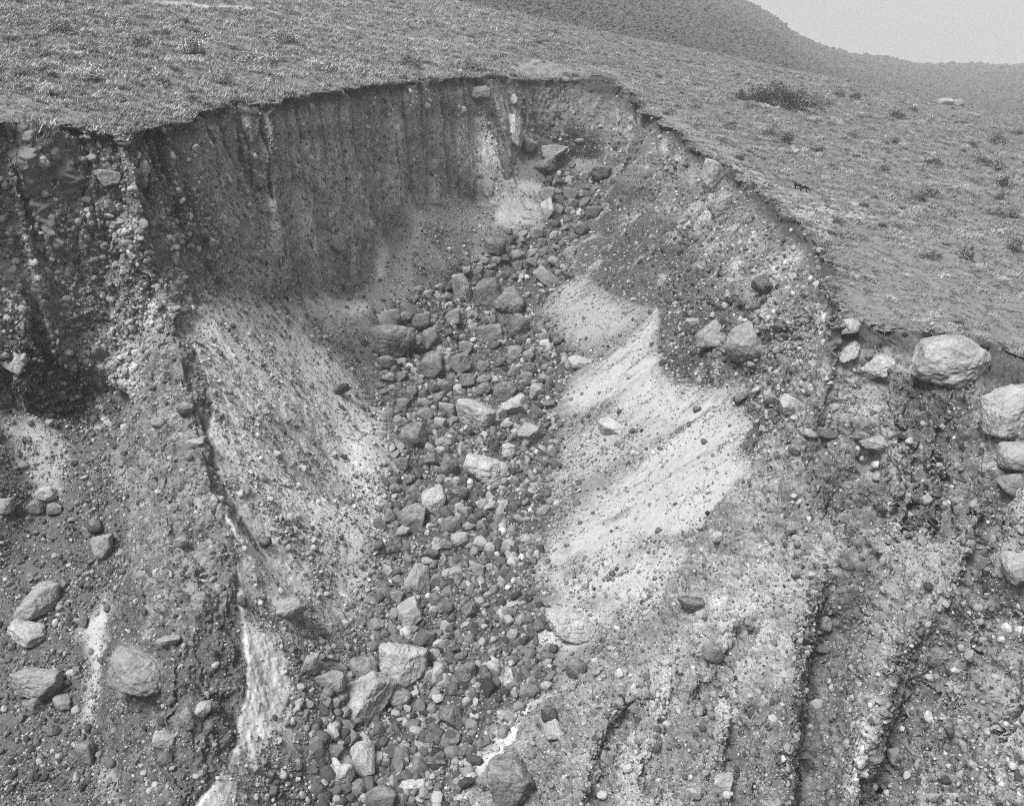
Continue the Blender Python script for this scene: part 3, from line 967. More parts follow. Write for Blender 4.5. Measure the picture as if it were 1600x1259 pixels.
def ground_build(peb_amount, contrast, bump, squash=1.0):
    def build(t, geo):
        pos = geo.outputs['Position']
        base = attr(t, 'tone')
        g = attr(t, 'gravel')
        nz = noise(t, pos, 1.7, 6, .7)
        f = math_node(t, 'MULTIPLY_ADD', nz, contrast * 2)
        t.nodes[-1].inputs[2].default_value = 1 - contrast
        col = math_node(t, 'MULTIPLY', base, f)
        h = math_node(t, 'MULTIPLY', nz, .5)
        for sc_, th in ((1.25, .34), (2.6, .5), (5.2, .6)):
            m_, v_ = pebbles(t, pos, sc_, th * peb_amount, .045, .42)
            m2 = math_node(t, 'MULTIPLY', m_, math_node(t, 'MINIMUM', g, 1.0), True)
            col = mixv(t, m2, col, v_)
            h = math_node(t, 'ADD', h, math_node(t, 'MULTIPLY', m2, .9 / sc_))
        return col, (h, bump, 1.0)
    return build


M_GROUND = {
    'plateau': grey_material('turf_soil', ground_build(.25, .35, .12)),
    'cliff': grey_material('cobbly_cliff', ground_build(1.0, .55, .35)),
    'ridge': grey_material('cobbly_ridge', ground_build(1.0, .55, .35)),
    'spur': grey_material('cobbly_spur', ground_build(1.0, .55, .35)),
    'scree_slope': grey_material('ash_and_scree', ground_build(.75, .25, .14)),
    'gully_floor': grey_material('gravel_floor', ground_build(1.0, .45, .25)),
}


def rock_build(t, geo):
    tc = t.nodes.new('ShaderNodeTexCoord')
    oi = t.nodes.new('ShaderNodeObjectInfo')
    sep = t.nodes.new('ShaderNodeSeparateColor')
    t.links.new(oi.outputs['Color'], sep.inputs[0])
    base = sep.outputs[0]
    pos = geo.outputs['Position']
    n1_ = noise(t, pos, .55, 6, .65)
    n2_ = noise(t, pos, 3.2, 6, .7)
    f = math_node(t, 'MULTIPLY_ADD', n1_, 1.7)
    t.nodes[-1].inputs[2].default_value = .12
    col = math_node(t, 'MULTIPLY', base, f)
    f2 = math_node(t, 'MULTIPLY_ADD', n2_, 1.3)
    t.nodes[-1].inputs[2].default_value = .35
    col = math_node(t, 'MULTIPLY', col, f2)
    # paler grey mixed in on what faces up, in patches
    sn = t.nodes.new('ShaderNodeSeparateXYZ')
    t.links.new(geo.outputs['Normal'], sn.inputs[0])
    mr = t.nodes.new('ShaderNodeMapRange')
    t.links.new(sn.outputs[2], mr.inputs['Value'])
    mr.inputs['From Min'].default_value = .45
    mr.inputs['From Max'].default_value = .95
    n3_ = noise(t, pos, 1.3, 5, .65)
    mr2 = t.nodes.new('ShaderNodeMapRange')
    t.links.new(n3_, mr2.inputs['Value'])
    mr2.inputs['From Min'].default_value = .42
    mr2.inputs['From Max'].default_value = .62
    pale_top = math_node(t, 'MULTIPLY', math_node(t, 'MULTIPLY', mr.outputs[0], mr2.outputs[0]), .45)
    col = mixv(t, pale_top, col, .40)
    # cracks
    v = node(t, 'ShaderNodeTexVoronoi', feature='DISTANCE_TO_EDGE')
    v.inputs['Scale'].default_value = .55
    dn = t.nodes.new('ShaderNodeTexNoise')
    dn.inputs['Scale'].default_value = .8
    dn.inputs['Detail'].default_value = 3
    t.links.new(pos, dn.inputs['Vector'])
    mx = t.nodes.new('ShaderNodeMix')
    mx.data_type = 'VECTOR'
    mx.inputs[0].default_value = .55
    t.links.new(pos, mx.inputs[4])
    t.links.new(dn.outputs['Color'], mx.inputs[5])
    t.links.new(mx.outputs[1], v.inputs['Vector'])
    mr3 = t.nodes.new('ShaderNodeMapRange')
    t.links.new(v.outputs['Distance'], mr3.inputs['Value'])
    mr3.inputs['From Max'].default_value = .035
    mr3.inputs['To Min'].default_value = .8
    mr3.inputs['To Max'].default_value = 1
    col = math_node(t, 'MULTIPLY', col, mr3.outputs[0])
    h = math_node(t, 'ADD', math_node(t, 'MULTIPLY', n2_, .6), math_node(t, 'ADD', n1_, math_node(t, 'MULTIPLY', mr3.outputs[0], .25)))
    return col, (h, .42, 1.0)


def tone_build(t, geo):
    nz = noise(t, geo.outputs['Position'], 2.5, 5, .7)
    f = math_node(t, 'MULTIPLY_ADD', nz, .9)
    t.nodes[-1].inputs[2].default_value = .55
    return math_node(t, 'MULTIPLY', attr(t, 'tone'), f), (nz, .1, 1.0)


M_ROCK = grey_material('weathered_rock', rock_build)
M_STONE = grey_material('loose_stone', tone_build)
M_GRASS = grey_material('dry_grass', lambda t, g: (attr(t, 'tone'), None))
M_LEAF = grey_material('shrub_leaf', lambda t, g: (attr(t, 'tone'), None))

NAMES = {'plateau': 'plateau', 'cliff': 'cliff_face', 'ridge': 'left_ridge', 'spur': 'right_spur', 'scree_slope': 'scree_slope', 'gully_floor': 'gully_floor'}
zone_v = np.argmax(np.stack([ZW[:, 0], ZW[:, 1], ZW[:, 2], ZW[:, 3], ZW[:, 4], ZW[:, 5]], 1), 1)
FZ2 = FZ.copy()
lowf = FZ >= 4
FZ2[lowf] = np.where(wf[F[lowf]].mean(1) > .5, 5, 4)
for z, nm in enumerate(ZONES):
    f = F[FZ2 == z]
    used, inv = np.unique(f, return_inverse=True)
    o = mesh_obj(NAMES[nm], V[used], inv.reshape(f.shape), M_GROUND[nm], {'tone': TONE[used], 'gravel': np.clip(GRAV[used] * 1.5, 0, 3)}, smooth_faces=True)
    tag(o, kind='structure')
bvh = BVHTree.FromPolygons(V.tolist(), F.tolist())
print('terrain built')
#@@OBJECTS
# ------------------------------------------------------------------ rocks: shared shape maker
def ico(sub):
    ph = (1 + 5 ** .5) / 2
    v = [(-1, ph, 0), (1, ph, 0), (-1, -ph, 0), (1, -ph, 0), (0, -1, ph), (0, 1, ph), (0, -1, -ph), (0, 1, -ph), (ph, 0, -1), (ph, 0, 1), (-ph, 0, -1), (-ph, 0, 1)]
    f = [(0, 11, 5), (0, 5, 1), (0, 1, 7), (0, 7, 10), (0, 10, 11), (1, 5, 9), (5, 11, 4), (11, 10, 2), (10, 7, 6), (7, 1, 8), (3, 9, 4), (3, 4, 2), (3, 2, 6), (3, 6, 8), (3, 8, 9), (4, 9, 5), (2, 4, 11), (6, 2, 10), (8, 6, 7), (9, 8, 1)]
    v = np.array(v, float)
    f = np.array(f)
    v /= np.linalg.norm(v, axis=1)[:, None]
    for _ in range(sub):
        e = np.sort(np.stack([f[:, [0, 1]], f[:, [1, 2]], f[:, [2, 0]]], 1).reshape(-1, 2), 1)
        ue, inv = np.unique(e, axis=0, return_inverse=True)
        m = v[ue].mean(1)
        m /= np.linalg.norm(m, axis=1)[:, None]
        ids = (len(v) + inv.reshape(-1)).reshape(-1, 3)
        v = np.vstack([v, m])
        f = np.vstack([np.stack([f[:, 0], ids[:, 0], ids[:, 2]], 1), np.stack([ids[:, 0], f[:, 1], ids[:, 1]], 1), np.stack([ids[:, 2], ids[:, 1], f[:, 2]], 1), ids])
    return v, f


ICO = {k: ico(k) for k in (0, 1, 3, 4, 5)}


def rock_shape(seed, sub, kind, cuts=None):
    """unit-size rock: a block cut by random planes, rounded a little, roughened; kind a = angular, r = rounded, s = slab"""
    rg = np.random.default_rng(seed)
    v, f = ICO[sub]
    n = cuts or {'a': 13, 'r': 22, 's': 15}[kind]
    pl = rg.normal(size=(n, 3))
    pl /= np.linalg.norm(pl, axis=1)[:, None]
    off = rg.uniform(*{'a': (.55, 1.0), 'r': (.76, 1.0), 's': (.66, 1.0)}[kind], size=n)
    pl = np.vstack([pl, [[1, 0, 0], [-1, 0, 0], [0, 1, 0], [0, -1, 0], [0, 0, 1], [0, 0, -1]]])
    off = np.concatenate([off, [.97, .97, .95, .95, .93, .93]])
    q = v @ pl.T
    r = off[None] / np.maximum(q, 1e-3)
    p_ = {'a': 22.0, 'r': 13.0, 's': 20.0}[kind]
    r = (np.maximum(r, .2) ** -p_).sum(1) ** (-1 / p_)
    out = v * r[:, None]
    o = rg.uniform(-50, 50, 3)
    am = {'a': .09, 'r': .08, 's': .09}[kind]
    if sub >= 3:
        wob = am * fbm(out * 2.0 + o, 3, 61) + .6 * am * fbm(out * 6.0 + o, 3, 62)
        wob -= .5 * am * smooth(.55, .95, fbm(out * 1.6 + o, 2, 63, ridged=True))
        if sub >= 4:
            wob += .3 * am * fbm(out * 15 + o, 2, 64)
        out = out + v * wob[:, None]
    ext = out.max(0) - out.min(0)
    return (out - (out.max(0) + out.min(0)) / 2) / ext * 1.0, f


# ------------------------------------------------------------------ named boulders, each read off the photograph
BOULDERS = [  # u, v, width, height (1600-px frame), tone, kind, roll, label
    (610, 534, 80, 54, .13, 'r', -4, "largest dark grey boulder at the left edge of the boulder field"),
    (604, 567, 32, 23, .15, 'r', 0, "small rounded boulder tucked below the largest dark boulder"),
    (671, 573, 46, 46, .14, 'a', 8, "dark blocky boulder right of and below the largest dark boulder"),
    (719, 570, 34, 40, .14, 'a', -12, "pointed dark boulder standing beside the blocky one"),
    (698, 568, 18, 27, .19, 'r', 0, "narrow oval grey stone wedged between two dark blocky boulders"),
    (658, 504, 30, 30, .13, 'r', 0, "round dark boulder just above the largest one"),
    (723, 451, 30, 48, .24, 'a', 6, "tall light grey boulder standing left of the split block"),
    (764, 460, 46, 50, .13, 'a', 20, "left half of the big split block in mid channel"),
    (796, 476, 46, 46, .17, 'a', 35, "right half of the split block with a pale smooth face"),
    (812, 509, 31, 39, .15, 'r', 0, "upright rounded boulder directly below the split block"),
    (766, 522, 43, 28, .15, 'a', 12, "tilted dark boulder left of the upright rounded one"),
    (856, 436, 54, 22, .19, 's', -38, "long grey slab leaning against the foot of the ash slope"),
    (891, 432, 26, 12, .06, 'r', -22, "log shaped black rock at the tip of the upper ash slope"),
    (744, 650, 62, 52, .48, 'a', 0, "big white boulder with a hollow top in the mid channel"),
    (806, 633, 46, 40, .44, 'a', -20, "ridged pale boulder right of the hollow topped white boulder"),
    (841, 613, 30, 28, .24, 'a', 0, "grey block behind the ridged pale boulder"),
    (790, 612, 40, 34, .12, 'r', 0, "half buried dark boulder behind the two white boulders"),
    (827, 680, 38, 36, .27, 'a', 0, "grey block with a pale lower edge below the ridged boulder"),
    (795, 701, 22, 18, .36, 'a', 0, "small pale stone above the layered white slab"),
    (760, 734, 76, 42, .48, 's', -10, "long white layered slab lying across the mid channel"),
    (906, 566, 40, 20, .42, 'r', -15, "pale elongated stone at the foot of the bright ash tongue"),
    (954, 668, 42, 28, .46, 's', -22, "square pale block lying on the gravelly ash"),
    (648, 680, 44, 40, .12, 'a', 0, "dark boulder at the left bank beside the hollow topped white one"),
    (663, 650, 30, 24, .22, 'r', 0, "mottled grey stone above the dark left bank boulder"),
    (703, 728, 30, 40, .14, 'a', 10, "dark upright block left of the layered white slab"),
    (678, 785, 40, 42, .45, 'a', 25, "pale rough boulder below the layered slab"),
    (640, 806, 50, 38, .14, 'a', -8, "smooth dark block left of the pale rough boulder"),
    (646, 778, 26, 20, .10, 'a', 0, "small dark stone leaning on the smooth dark block"),
    (713, 771, 38, 20, .08, 's', 0, "dark wedge shaped rock right of the pale rough boulder"),
    (705, 819, 34, 26, .11, 'r', 0, "rounded dark boulder below the dark wedge"),
    (727, 596, 30, 26, .13, 'a', 0, "dark cracked block above the hollow topped white boulder"),
    (652, 907, 42, 58, .24, 'a', 6, "tall light topped boulder in the lower channel"),
    (674, 869, 28, 21, .06, 'r', -5, "black smooth stone above the tall light topped boulder"),
    (640, 958, 44, 44, .37, 'a', 0, "pale five sided boulder below the tall light topped one"),
    (682, 908, 26, 26, .15, 'r', 0, "grey stone pressed against the tall light topped boulder"),
    (750, 848, 26, 23, .30, 'r', 0, "speckled light stone topping the lower boulder heap"),
    (718, 843, 30, 25, .26, 'r', 0, "light rounded boulder left of the speckled stone"),
    (733, 954, 28, 24, .09, 'a', 0, "dark triangular stone amid fine gravel"),
    (630, 1036, 78, 70, .40, 'a', -4, "large pale block with a flat top and curved fracture"),
    (571, 1089, 72, 80, .34, 'a', -30, "large pale wedge tipped on edge near the bottom"),
    (566, 1044, 50, 36, .17, 'r', 0, "rounded grey boulder behind the tipped pale wedge"),
    (624, 1089, 40, 30, .22, 'r', -12, "striped oval boulder right of the tipped pale wedge"),
    (634, 988, 19, 18, .46, 'r', 0, "round whitish stone above the large pale block"),
    (667, 996, 28, 25, .11, 'a', 0, "dark faceted stone right of the round whitish stone"),
    (795, 1058, 19, 27, .56, 'a', 0, "upright white stone alone on gravel below the ash"),
    (892, 973, 82, 42, .46, 's', -12, "long pale slab half buried in the lower ash slope"),
    (728, 1053, 32, 32, .15, 'r', 0, "grey mottled stone beside the dark oval one in gravel"),
    (757, 1058, 27, 20, .08, 'r', -8, "dark oval stone in the gravel left of the upright white stone"),
    (567, 1185, 41, 54, .44, 'r', 8, "egg shaped pale boulder at the bottom of the channel"),
    (535, 1209, 38, 36, .44, 'a', 0, "jagged pale boulder left of the egg shaped one"),
    (594, 1246, 56, 42, .15, 'r', 0, "rounded dark boulder cut by the bottom edge of the photo"),
    (680, 1189, 36, 18, .06, 'a', 0, "black angular rock in the lowest gravel"),
    (645, 1223, 42, 14, .44, 's', 4, "thin pale flat slab above the bottom edge"),
    (705, 1119, 40, 34, .12, 'a', 0, "dark lumpy boulder in gravel right of the striped one"),
    (900, 1043, 34, 32, .13, 'r', 0, "dark stone at the top of the dark rocks edging the near spur"),
    (802, 1222, 66, 74, .16, 'a', 15, "big grey block jutting from the foot of the right spur"),
    (865, 1142, 36, 34, .34, 'a', 0, "pale block set in the edge of the right spur above the big grey one"),
    (858, 1117, 27, 29, .06, 'r', 0, "black round stone overhanging the lower ash patch"),
    (62, 938, 62, 56, .34, 'a', 0, "pale cracked boulder with a dark underside in the left bowl"),
    (41, 989, 64, 33, .48, 's', -14, "white wedge shaped slab in the left bowl"),
    (62, 1067, 78, 48, .28, 'a', 0, "flat topped rough grey boulder low in the left bowl"),
    (52, 1098, 40, 25, .18, 'a', 0, "darker stone directly under the flat topped rough boulder"),
    (98, 1096, 32, 18, .20, 's', 5, "low grey stone right of the darker one in the left bowl"),
    (220, 1050, 104, 68, .23, 'r', -8, "huge smooth boulder stuck in the left ridge"),
    (265, 999, 36, 13, .36, 's', 3, "thin light slab poking out above the huge stuck boulder"),
    (258, 1156, 36, 30, .30, 'r', 0, "rounded light boulder in the ridge face below the huge one"),
    (318, 1108, 26, 25, .33, 'a', 0, "pale block in the right side of the left ridge"),
    (258, 1186, 26, 24, .13, 'r', 0, "dark stone under the rounded light boulder of the ridge"),
    (295, 1122, 22, 32, .19, 'r', 15, "oval stone set upright in the dark lower ridge"),
    (135, 1174, 32, 38, .17, 'r', 8, "rounded grey boulder at the lower left foot of the ridge"),
    (160, 853, 40, 44, .32, 'a', 0, "pale lumpy rock leaning on the ridge from the left bowl"),
    (285, 848, 21, 20, .20, 'r', 0, "round stone studding the middle of the left ridge"),
    (87, 974, 10, 16, .60, 'r', 0, "small white upright stone beside the cracked boulder"),
    (72, 771, 34, 24, .56, 'r', 6, "round white boulder at the top of the left bowl rocks"),
    (57, 791, 27, 20, .20, 'a', 0, "grey block under the round white boulder"),
    (85, 793, 28, 17, .17, 'a', 0, "dark block right of the grey one under the white boulder"),
    (10, 790, 24, 27, .30, 'r', 0, "light round stone at the left edge of the photo in the bowl"),
    (150, 822, 27, 25, .08, 'a', 0, "black angular stone near the ridge in the left bowl"),
    (24, 560, 42, 36, .40, 'a', -30, "pale broken boulder embedded in the far left cliff"),
    (207, 508, 14, 19, .48, 'r', 20, "white oval stone in the cliff beside the ridge top"),
    (176, 576, 23, 23, .34, 'a', 0, "square pale block in the cliff above the bowl hollow"),
    (290, 640, 27, 22, .14, 'r', 0, "dark round stone on the ridge crest"),
    (250, 661, 21, 24, .20, 'a', 30, "tilted grey block on the upper ridge face"),
    (306, 691, 32, 14, .26, 's', 14, "slab jutting right from the ridge crest"),
    (415, 643, 17, 11, .36, 's', 0, "uppermost pale stone of a small cluster on the left talus"),
    (433, 656, 16, 12, .40, 'a', 0, "middle pale stone of a small cluster on the left talus"),
    (448, 656, 18, 12, .38, 's', 10, "right hand pale stone of a small cluster on the left talus"),
    (432, 710, 18, 13, .42, 'a', 0, "pale block alone halfway down the left talus"),
    (530, 608, 36, 17, .13, 's', 18, "dark slab lying on the upper left talus"),
    (413, 847, 23, 17, .08, 'r', 0, "black round stone on the bright lower left ash"),
    (450, 950, 64, 32, .30, 's', 22, "light block half buried where the left ash ends"),
    (378, 938, 16, 18, .10, 'r', 0, "dark round stone beside the ridge on the left ash"),
    (484, 1037, 30, 29, .26, 'r', 0, "ribbed grey boulder on the lower left talus"),
    (518, 1062, 46, 36, .24, 'a', 10, "broad grey boulder left of the tipped pale wedge"),
    (523, 1174, 31, 25, .12, 'r', 0, "dark round boulder above the jagged pale one"),
    (423, 1211, 16, 14, .07, 'r', 0, "black pebble like rock near the lowest left ash"),
    (66, 252, 27, 20, .46, 'r', -22, "pale split egg shaped boulder in the upper left cliff"),
    (47, 214, 22, 19, .22, 'r', 0, "round grey boulder just under the far left rim"),
    (128, 250, 17, 12, .23, 'r', 0, "left stone of a touching pair in the upper left cliff"),
    (144, 248, 16, 14, .26, 'r', 0, "right stone of a touching pair in the upper left cliff"),
    (172, 277, 44, 28, .19, 'a', 15, "broad dark stone below the touching pair in the cliff"),
    (225, 265, 18, 27, .38, 'r', -5, "pale upright oval boulder below the rim corner"),
    (183, 349, 29, 16, .34, 's', 8, "pale flat boulder in the stony layer of the left cliff"),
    (485, 169, 15, 18, .34, 'r', 10, "light oval stone high in the fluted cliff"),
    (527, 379, 30, 34, .22, 'r', 20, "rounded bulging boulder low in the fluted cliff"),
    (803, 156, 12, 15, .55, 'r', 0, "white stone hanging near the rim at the gully head"),
    (723, 173, 14, 13, .42, 'r', 0, "round pale stone high in the head cliff"),
    (666, 167, 15, 12, .20, 'r', 0, "grey stone left of the round pale one in the head cliff"),
    (751, 147, 34, 22, .16, 's', 10, "broad grey slab just under the rim of the head cliff"),
    (804, 206, 26, 54, .46, 'a', 8, "tall white rock at the corner of the head alcove"),
    (854, 262, 38, 25, .12, 'a', 12, "dark block resting in the head alcove"),
    (828, 228, 26, 24, .09, 'a', 0, "small dark block at the mouth of the alcove beside the white rock"),
    (862, 241, 58, 30, .20, 'a', 15, "broad grey boulder filling the head alcove"),
    (940, 273, 42, 29, .11, 'a', -15, "dark angular boulder under the right side of the alcove"),
    (905, 221, 17, 9, .20, 'r', 0, "small stone in the smooth back wall of the alcove"),
    (855, 328, 22, 34, .38, 'a', 12, "pale upright stone at the foot of the white fan"),
    (774, 385, 34, 28, .11, 'a', 0, "dark boulder near the head of the channel"),
    (810, 399, 23, 18, .20, 'a', 0, "light faceted stone right of the dark boulder near the head"),
    (928, 333, 26, 20, .13, 'a', 0, "dark boulder against the right wall near the head"),
    (908, 358, 27, 20, .12, 'r', 0, "rounded dark boulder below the one against the right wall"),
    (1113, 279, 38, 60, .44, 'a', 5, "tall pale block set into the right rim"),
    (1091, 369, 22, 18, .16, 'r', 0, "round dark stone in the right wall below the pale rim block"),
    (1126, 324, 38, 30, .30, 'a', 20, "light stone directly under the pale rim block"),
    (1168, 538, 64, 64, .24, 'r', -40, "large tilted oval boulder embedded low in the right wall"),
    (1113, 524, 56, 46, .24, 'a', 10, "rough light boulder left of the large tilted oval one"),
    (1080, 507, 28, 20, .26, 'a', 0, "small rough stone left of the rough light boulder in the wall"),
    (1191, 446, 30, 36, .11, 'a', 10, "dark block hanging in the middle of the right wall"),
    (1485, 565, 126, 82, .36, 'r', 6, "biggest pale boulder resting on the near right rim"),
    (1576, 646, 76, 90, .36, 'a', 4, "tall pale streaked boulder at the right edge of the photo"),
    (1592, 713, 60, 42, .28, 'r', 10, "rounded boulder directly below the tall streaked one"),
    (1377, 694, 64, 28, .27, 's', -4, "pointed slab sticking out of the upper right spur"),
    (1325, 549, 26, 40, .46, 'a', -20, "pale angular rock just left of the long white rim slab"),
    (1372, 571, 58, 34, .46, 's', 22, "long white slab below the near rim left of the biggest boulder"),
    (1327, 509, 32, 22, .32, 's', 8, "light stone capping the corner of the near rim"),
    (1468, 728, 16, 14, .48, 'a', 0, "small white block in the right spur below the biggest boulder"),
    (1265, 677, 24, 15, .30, 'r', -10, "light stone at the left end of a short row on the spur"),
    (1295, 678, 30, 16, .12, 's', 4, "dark flat stone in a short row on the spur"),
    (1346, 682, 26, 18, .16, 'r', 0, "dark stone left of the pointed slab"),
    (1241, 703, 18, 20, .20, 'a', 0, "dark block below the short row on the spur"),
    (1204, 622, 22, 24, .30, 'a', 15, "grey stone beside the ash where the wall meets the spur"),
    (1160, 623, 26, 18, .08, 'a', 0, "dark rock poking over the upper end of the bright ash"),
    (1230, 632, 28, 30, .42, 'a', -30, "pale block on the upper crest of the spur"),
    (1089, 639, 13, 9, .08, 'a', 0, "dark stone lying alone on the upper bright ash"),
    (1448, 781, 16, 16, .34, 'r', 0, "light round stone in the middle of the right spur"),
    (1372, 744, 18, 14, .30, 'r', 0, "light stone under the pointed slab"),
    (1580, 756, 36, 30, .18, 'a', 20, "dark tilted block two below the tall streaked boulder"),
    (1121, 839, 20, 18, .56, 'r', 0, "white round stone on the crest of the spur"),
    (1080, 943, 40, 27, .09, 'a', 10, "dark cracked block on the lower crest of the spur"),
    (1114, 1020, 31, 30, .19, 'r', 0, "grey round boulder on the spur below the dark cracked block"),
    (1287, 972, 25, 27, .42, 'r', 0, "pale round stone at the head of the left spur ravine"),
    (1245, 897, 19, 13, .20, 'a', 0, "grey angular stone above the left spur ravine"),
    (1395, 842, 28, 17, .26, 's', 0, "grey slab between the heads of the two spur ravines"),
    (1463, 1025, 22, 27, .19, 'r', 0, "grey stone hanging over the right spur ravine"),
    (1397, 1181, 21, 30, .22, 'r', 10, "upright stone low in the right spur ravine"),
    (1130, 1221, 36, 30, .36, 'a', 35, "pale leaning block near the bottom of the spur"),
    (1588, 886, 42, 48, .30, 'a', 0, "light blocky boulder at the right edge below the dark tilted block"),
    (1476, 160, 24, 13, .30, 'a', 0, "left hand boulder of two far out on the grassland skyline"),
    (1497, 162, 20, 12, .34, 'a', 0, "right hand boulder of two far out on the grassland skyline"),
    (1352, 182, 19, 11, .10, 'r', 0, "dark hump of rock on the grassland below the windswept bush"),
]


def turf_or_ground(u, v):
    return pick(u, v, bvh)


def place_rock(name, shape, u, v, w, h, tone, roll, label, cat, group=None, sink=.16):
    """stand a rock of the given size in the picture on the ground where the ray below its middle lands"""
    g = turf_or_ground(u, v + .28 * h)
    if g is None:
        return None
    d = project(g[None])[2][0]
    m = d / FPX
    W, Hh = w * m, h * m
    n = bvh.find_nearest(Vector(g))[1]
    up = np.array(n if n is not None else (0, 0, 1))
    c = ray(u, v)
    c = c * (d - (.10 if w < 40 else .03) * W) + np.array([0, 0, CAM_Z])
    verts, f = shape
    D = .5 * (W + Hh)
    o = bpy.data.objects.new(name, None) if False else mesh_obj(name, verts, f, M_ROCK, smooth_faces=True)
    rr = Matrix.Rotation(math.radians(-roll), 3, 'Y') @ Matrix.Rotation(-PITCH * .5, 3, 'X')
    o.matrix_world = Matrix.Translation(Vector(c)) @ rr.to_4x4() @ Matrix.Diagonal((W, D, Hh * 1.02, 1))
    tone = tone if tone < .25 else .25 + (tone - .25) * .6
    o.color = (tone, tone, tone, 1)
    tag(o, label, cat, group)
    return o


TAKEN = []
for k, (u, v, w, h, tone, kind, roll, label) in enumerate(BOULDERS):
    big = max(w, h)
    sub = 5 if big > 70 else 4 if big > 26 else 3
    place_rock('boulder', rock_shape(1000 + k, sub, kind), u, v, w, h, tone, roll, label, 'boulder')
    TAKEN.append((u, v, w, h))

# ------------------------------------------------------------------ the rest of the countable boulders, copied from a few shapes
PROTO = [rock_shape(5000 + k, 3, 'aara'[k % 4]) for k in range(12)]
PROTO_ME = []
FIELDS = [  # outline, how many, width range px, tone range, label, group
    ([(850, 300), (930, 300), (925, 345), (890, 402), (840, 425), (700, 480), (640, 470), (760, 400), (840, 350)], 46, (14, 32), (.09, .22), "grey boulder packed among others near the head of the channel", "boulders packed near the head of the channel"),
    ([(590, 500), (690, 480), (800, 490), (880, 530), (860, 610), (870, 650), (780, 680), (640, 660), (600, 600)], 44, (17, 40), (.09, .22), "dark grey boulder in the crowded field across the middle channel", "boulders crowded across the middle channel"),
    ([(615, 680), (700, 690), (790, 760), (790, 830), (700, 860), (600, 830)], 20, (14, 30), (.09, .24), "loose boulder around the layered white slab", "boulders around the layered white slab"),
    ([(640, 850), (760, 850), (770, 930), (740, 1100), (620, 1130), (600, 1000)], 16, (12, 24), (.09, .28), "cobble sized boulder in the dark gravel of the lower channel", "boulders in the lower channel gravel"),
    ([(480, 1120), (640, 1130), (700, 1180), (640, 1259), (470, 1259)], 6, (11, 26), (.10, .30), "grey boulder on the rubble at the bottom of the channel", "boulders at the bottom of the channel"),
    ([(0, 760), (130, 800), (180, 870), (150, 930), (110, 1110), (0, 1130)], 12, (10, 24), (.08, .26), "grey rock scattered in the rubble of the left bowl", "rocks scattered in the left bowl"),
    ([(820, 240), (890, 255), (940, 260), (930, 300), (850, 300)], 6, (12, 24), (.08, .18), "dark block of the rockfall inside the head alcove", "blocks of the alcove rockfall"),
]
rgb_ = np.random.default_rng(21)
NB = 0
for poly, count, (w0, w1), (t0, t1), label, group in FIELDS:
    P2 = np.array(poly, float)
    made, tries = 0, 0
    while made < count and tries < count * 60:
        tries += 1
        u, v = rgb_.uniform(P2[:, 0].min(), P2[:, 0].max()), rgb_.uniform(P2[:, 1].min(), P2[:, 1].max())
        if not in_poly(np.array([u]), np.array([v]), P2)[0]:
            continue
        w = w0 * (1 - rgb_.uniform() * .96) ** (-1 / 2.2)
        if w > w1:
            continue
        h = w * rgb_.uniform(.65, 1.0)
        if any(abs(u - a) < .42 * (w + c) and abs(v - b) < .40 * (h + d_) for a, b, c, d_ in TAKEN):
            continue
        TAKEN.append((u, v, w, h))
        tone = rgb_.uniform(t0, t1) if rgb_.uniform() > .10 else rgb_.uniform(.30, .44)
        j = int(rgb_.integers(12))
        place_rock('boulder', PROTO[j], u, v, w, h, tone, rgb_.uniform(-35, 35), label, 'boulder', group)
        made += 1
        NB += 1
print('boulders', len(BOULDERS), NB)

# ------------------------------------------------------------------ loose stones past counting, one mesh per ground
tri = V[F]
fc = tri.mean(1)
fn_ = np.cross(tri[:, 1] - tri[:, 0], tri[:, 2] - tri[:, 0])
fa = np.linalg.norm(fn_, axis=1) / 2
fn_ /= 2 * fa[:, None] + 1e-12
fu, fv, fd = project(fc)
seen = (fu > -60) & (fu < 1660) & (fv > -40) & (fv < 1320) & (((np.array([0, 0, CAM_Z]) - fc) * fn_).sum(1) > -.1 * fd)
fg = GRAV[F].mean(1)
ft = TONE[F].mean(1)


def sample_faces(sel, weight, n, rg):
    idx = np.nonzero(sel)[0]
    w = np.maximum(weight[idx], 0)
    w = w / w.sum()
    ch = idx[np.searchsorted(np.cumsum(w), rg.uniform(size=n)).clip(0, len(idx) - 1)]
    r1, r2 = np.sqrt(rg.uniform(size=n)), rg.uniform(size=n)
    t_ = tri[ch]
    return ch, (1 - r1)[:, None] * t_[:, 0] + (r1 * (1 - r2))[:, None] * t_[:, 1] + (r1 * r2)[:, None] * t_[:, 2]


def rand_rot(n, rg):
    q = rg.normal(size=(n, 4))
    q /= np.linalg.norm(q, axis=1)[:, None]
    w, x, y, z = q.T
    return np.stack([np.stack([1 - 2 * (y * y + z * z), 2 * (x * y - z * w), 2 * (x * z + y * w)], 1),
                     np.stack([2 * (x * y + z * w), 1 - 2 * (x * x + z * z), 2 * (y * z - x * w)], 1),
                     np.stack([2 * (x * z - y * w), 2 * (y * z + x * w), 1 - 2 * (x * x + y * y)], 1)], 1)


SHAPE0 = [rock_shape(7000 + k, 0, 'aar'[k % 3], 5)[0] for k in range(10)]
SHAPE1 = [rock_shape(7100 + k, 1, 'aaar'[k % 4], 7)[0] for k in range(10)]


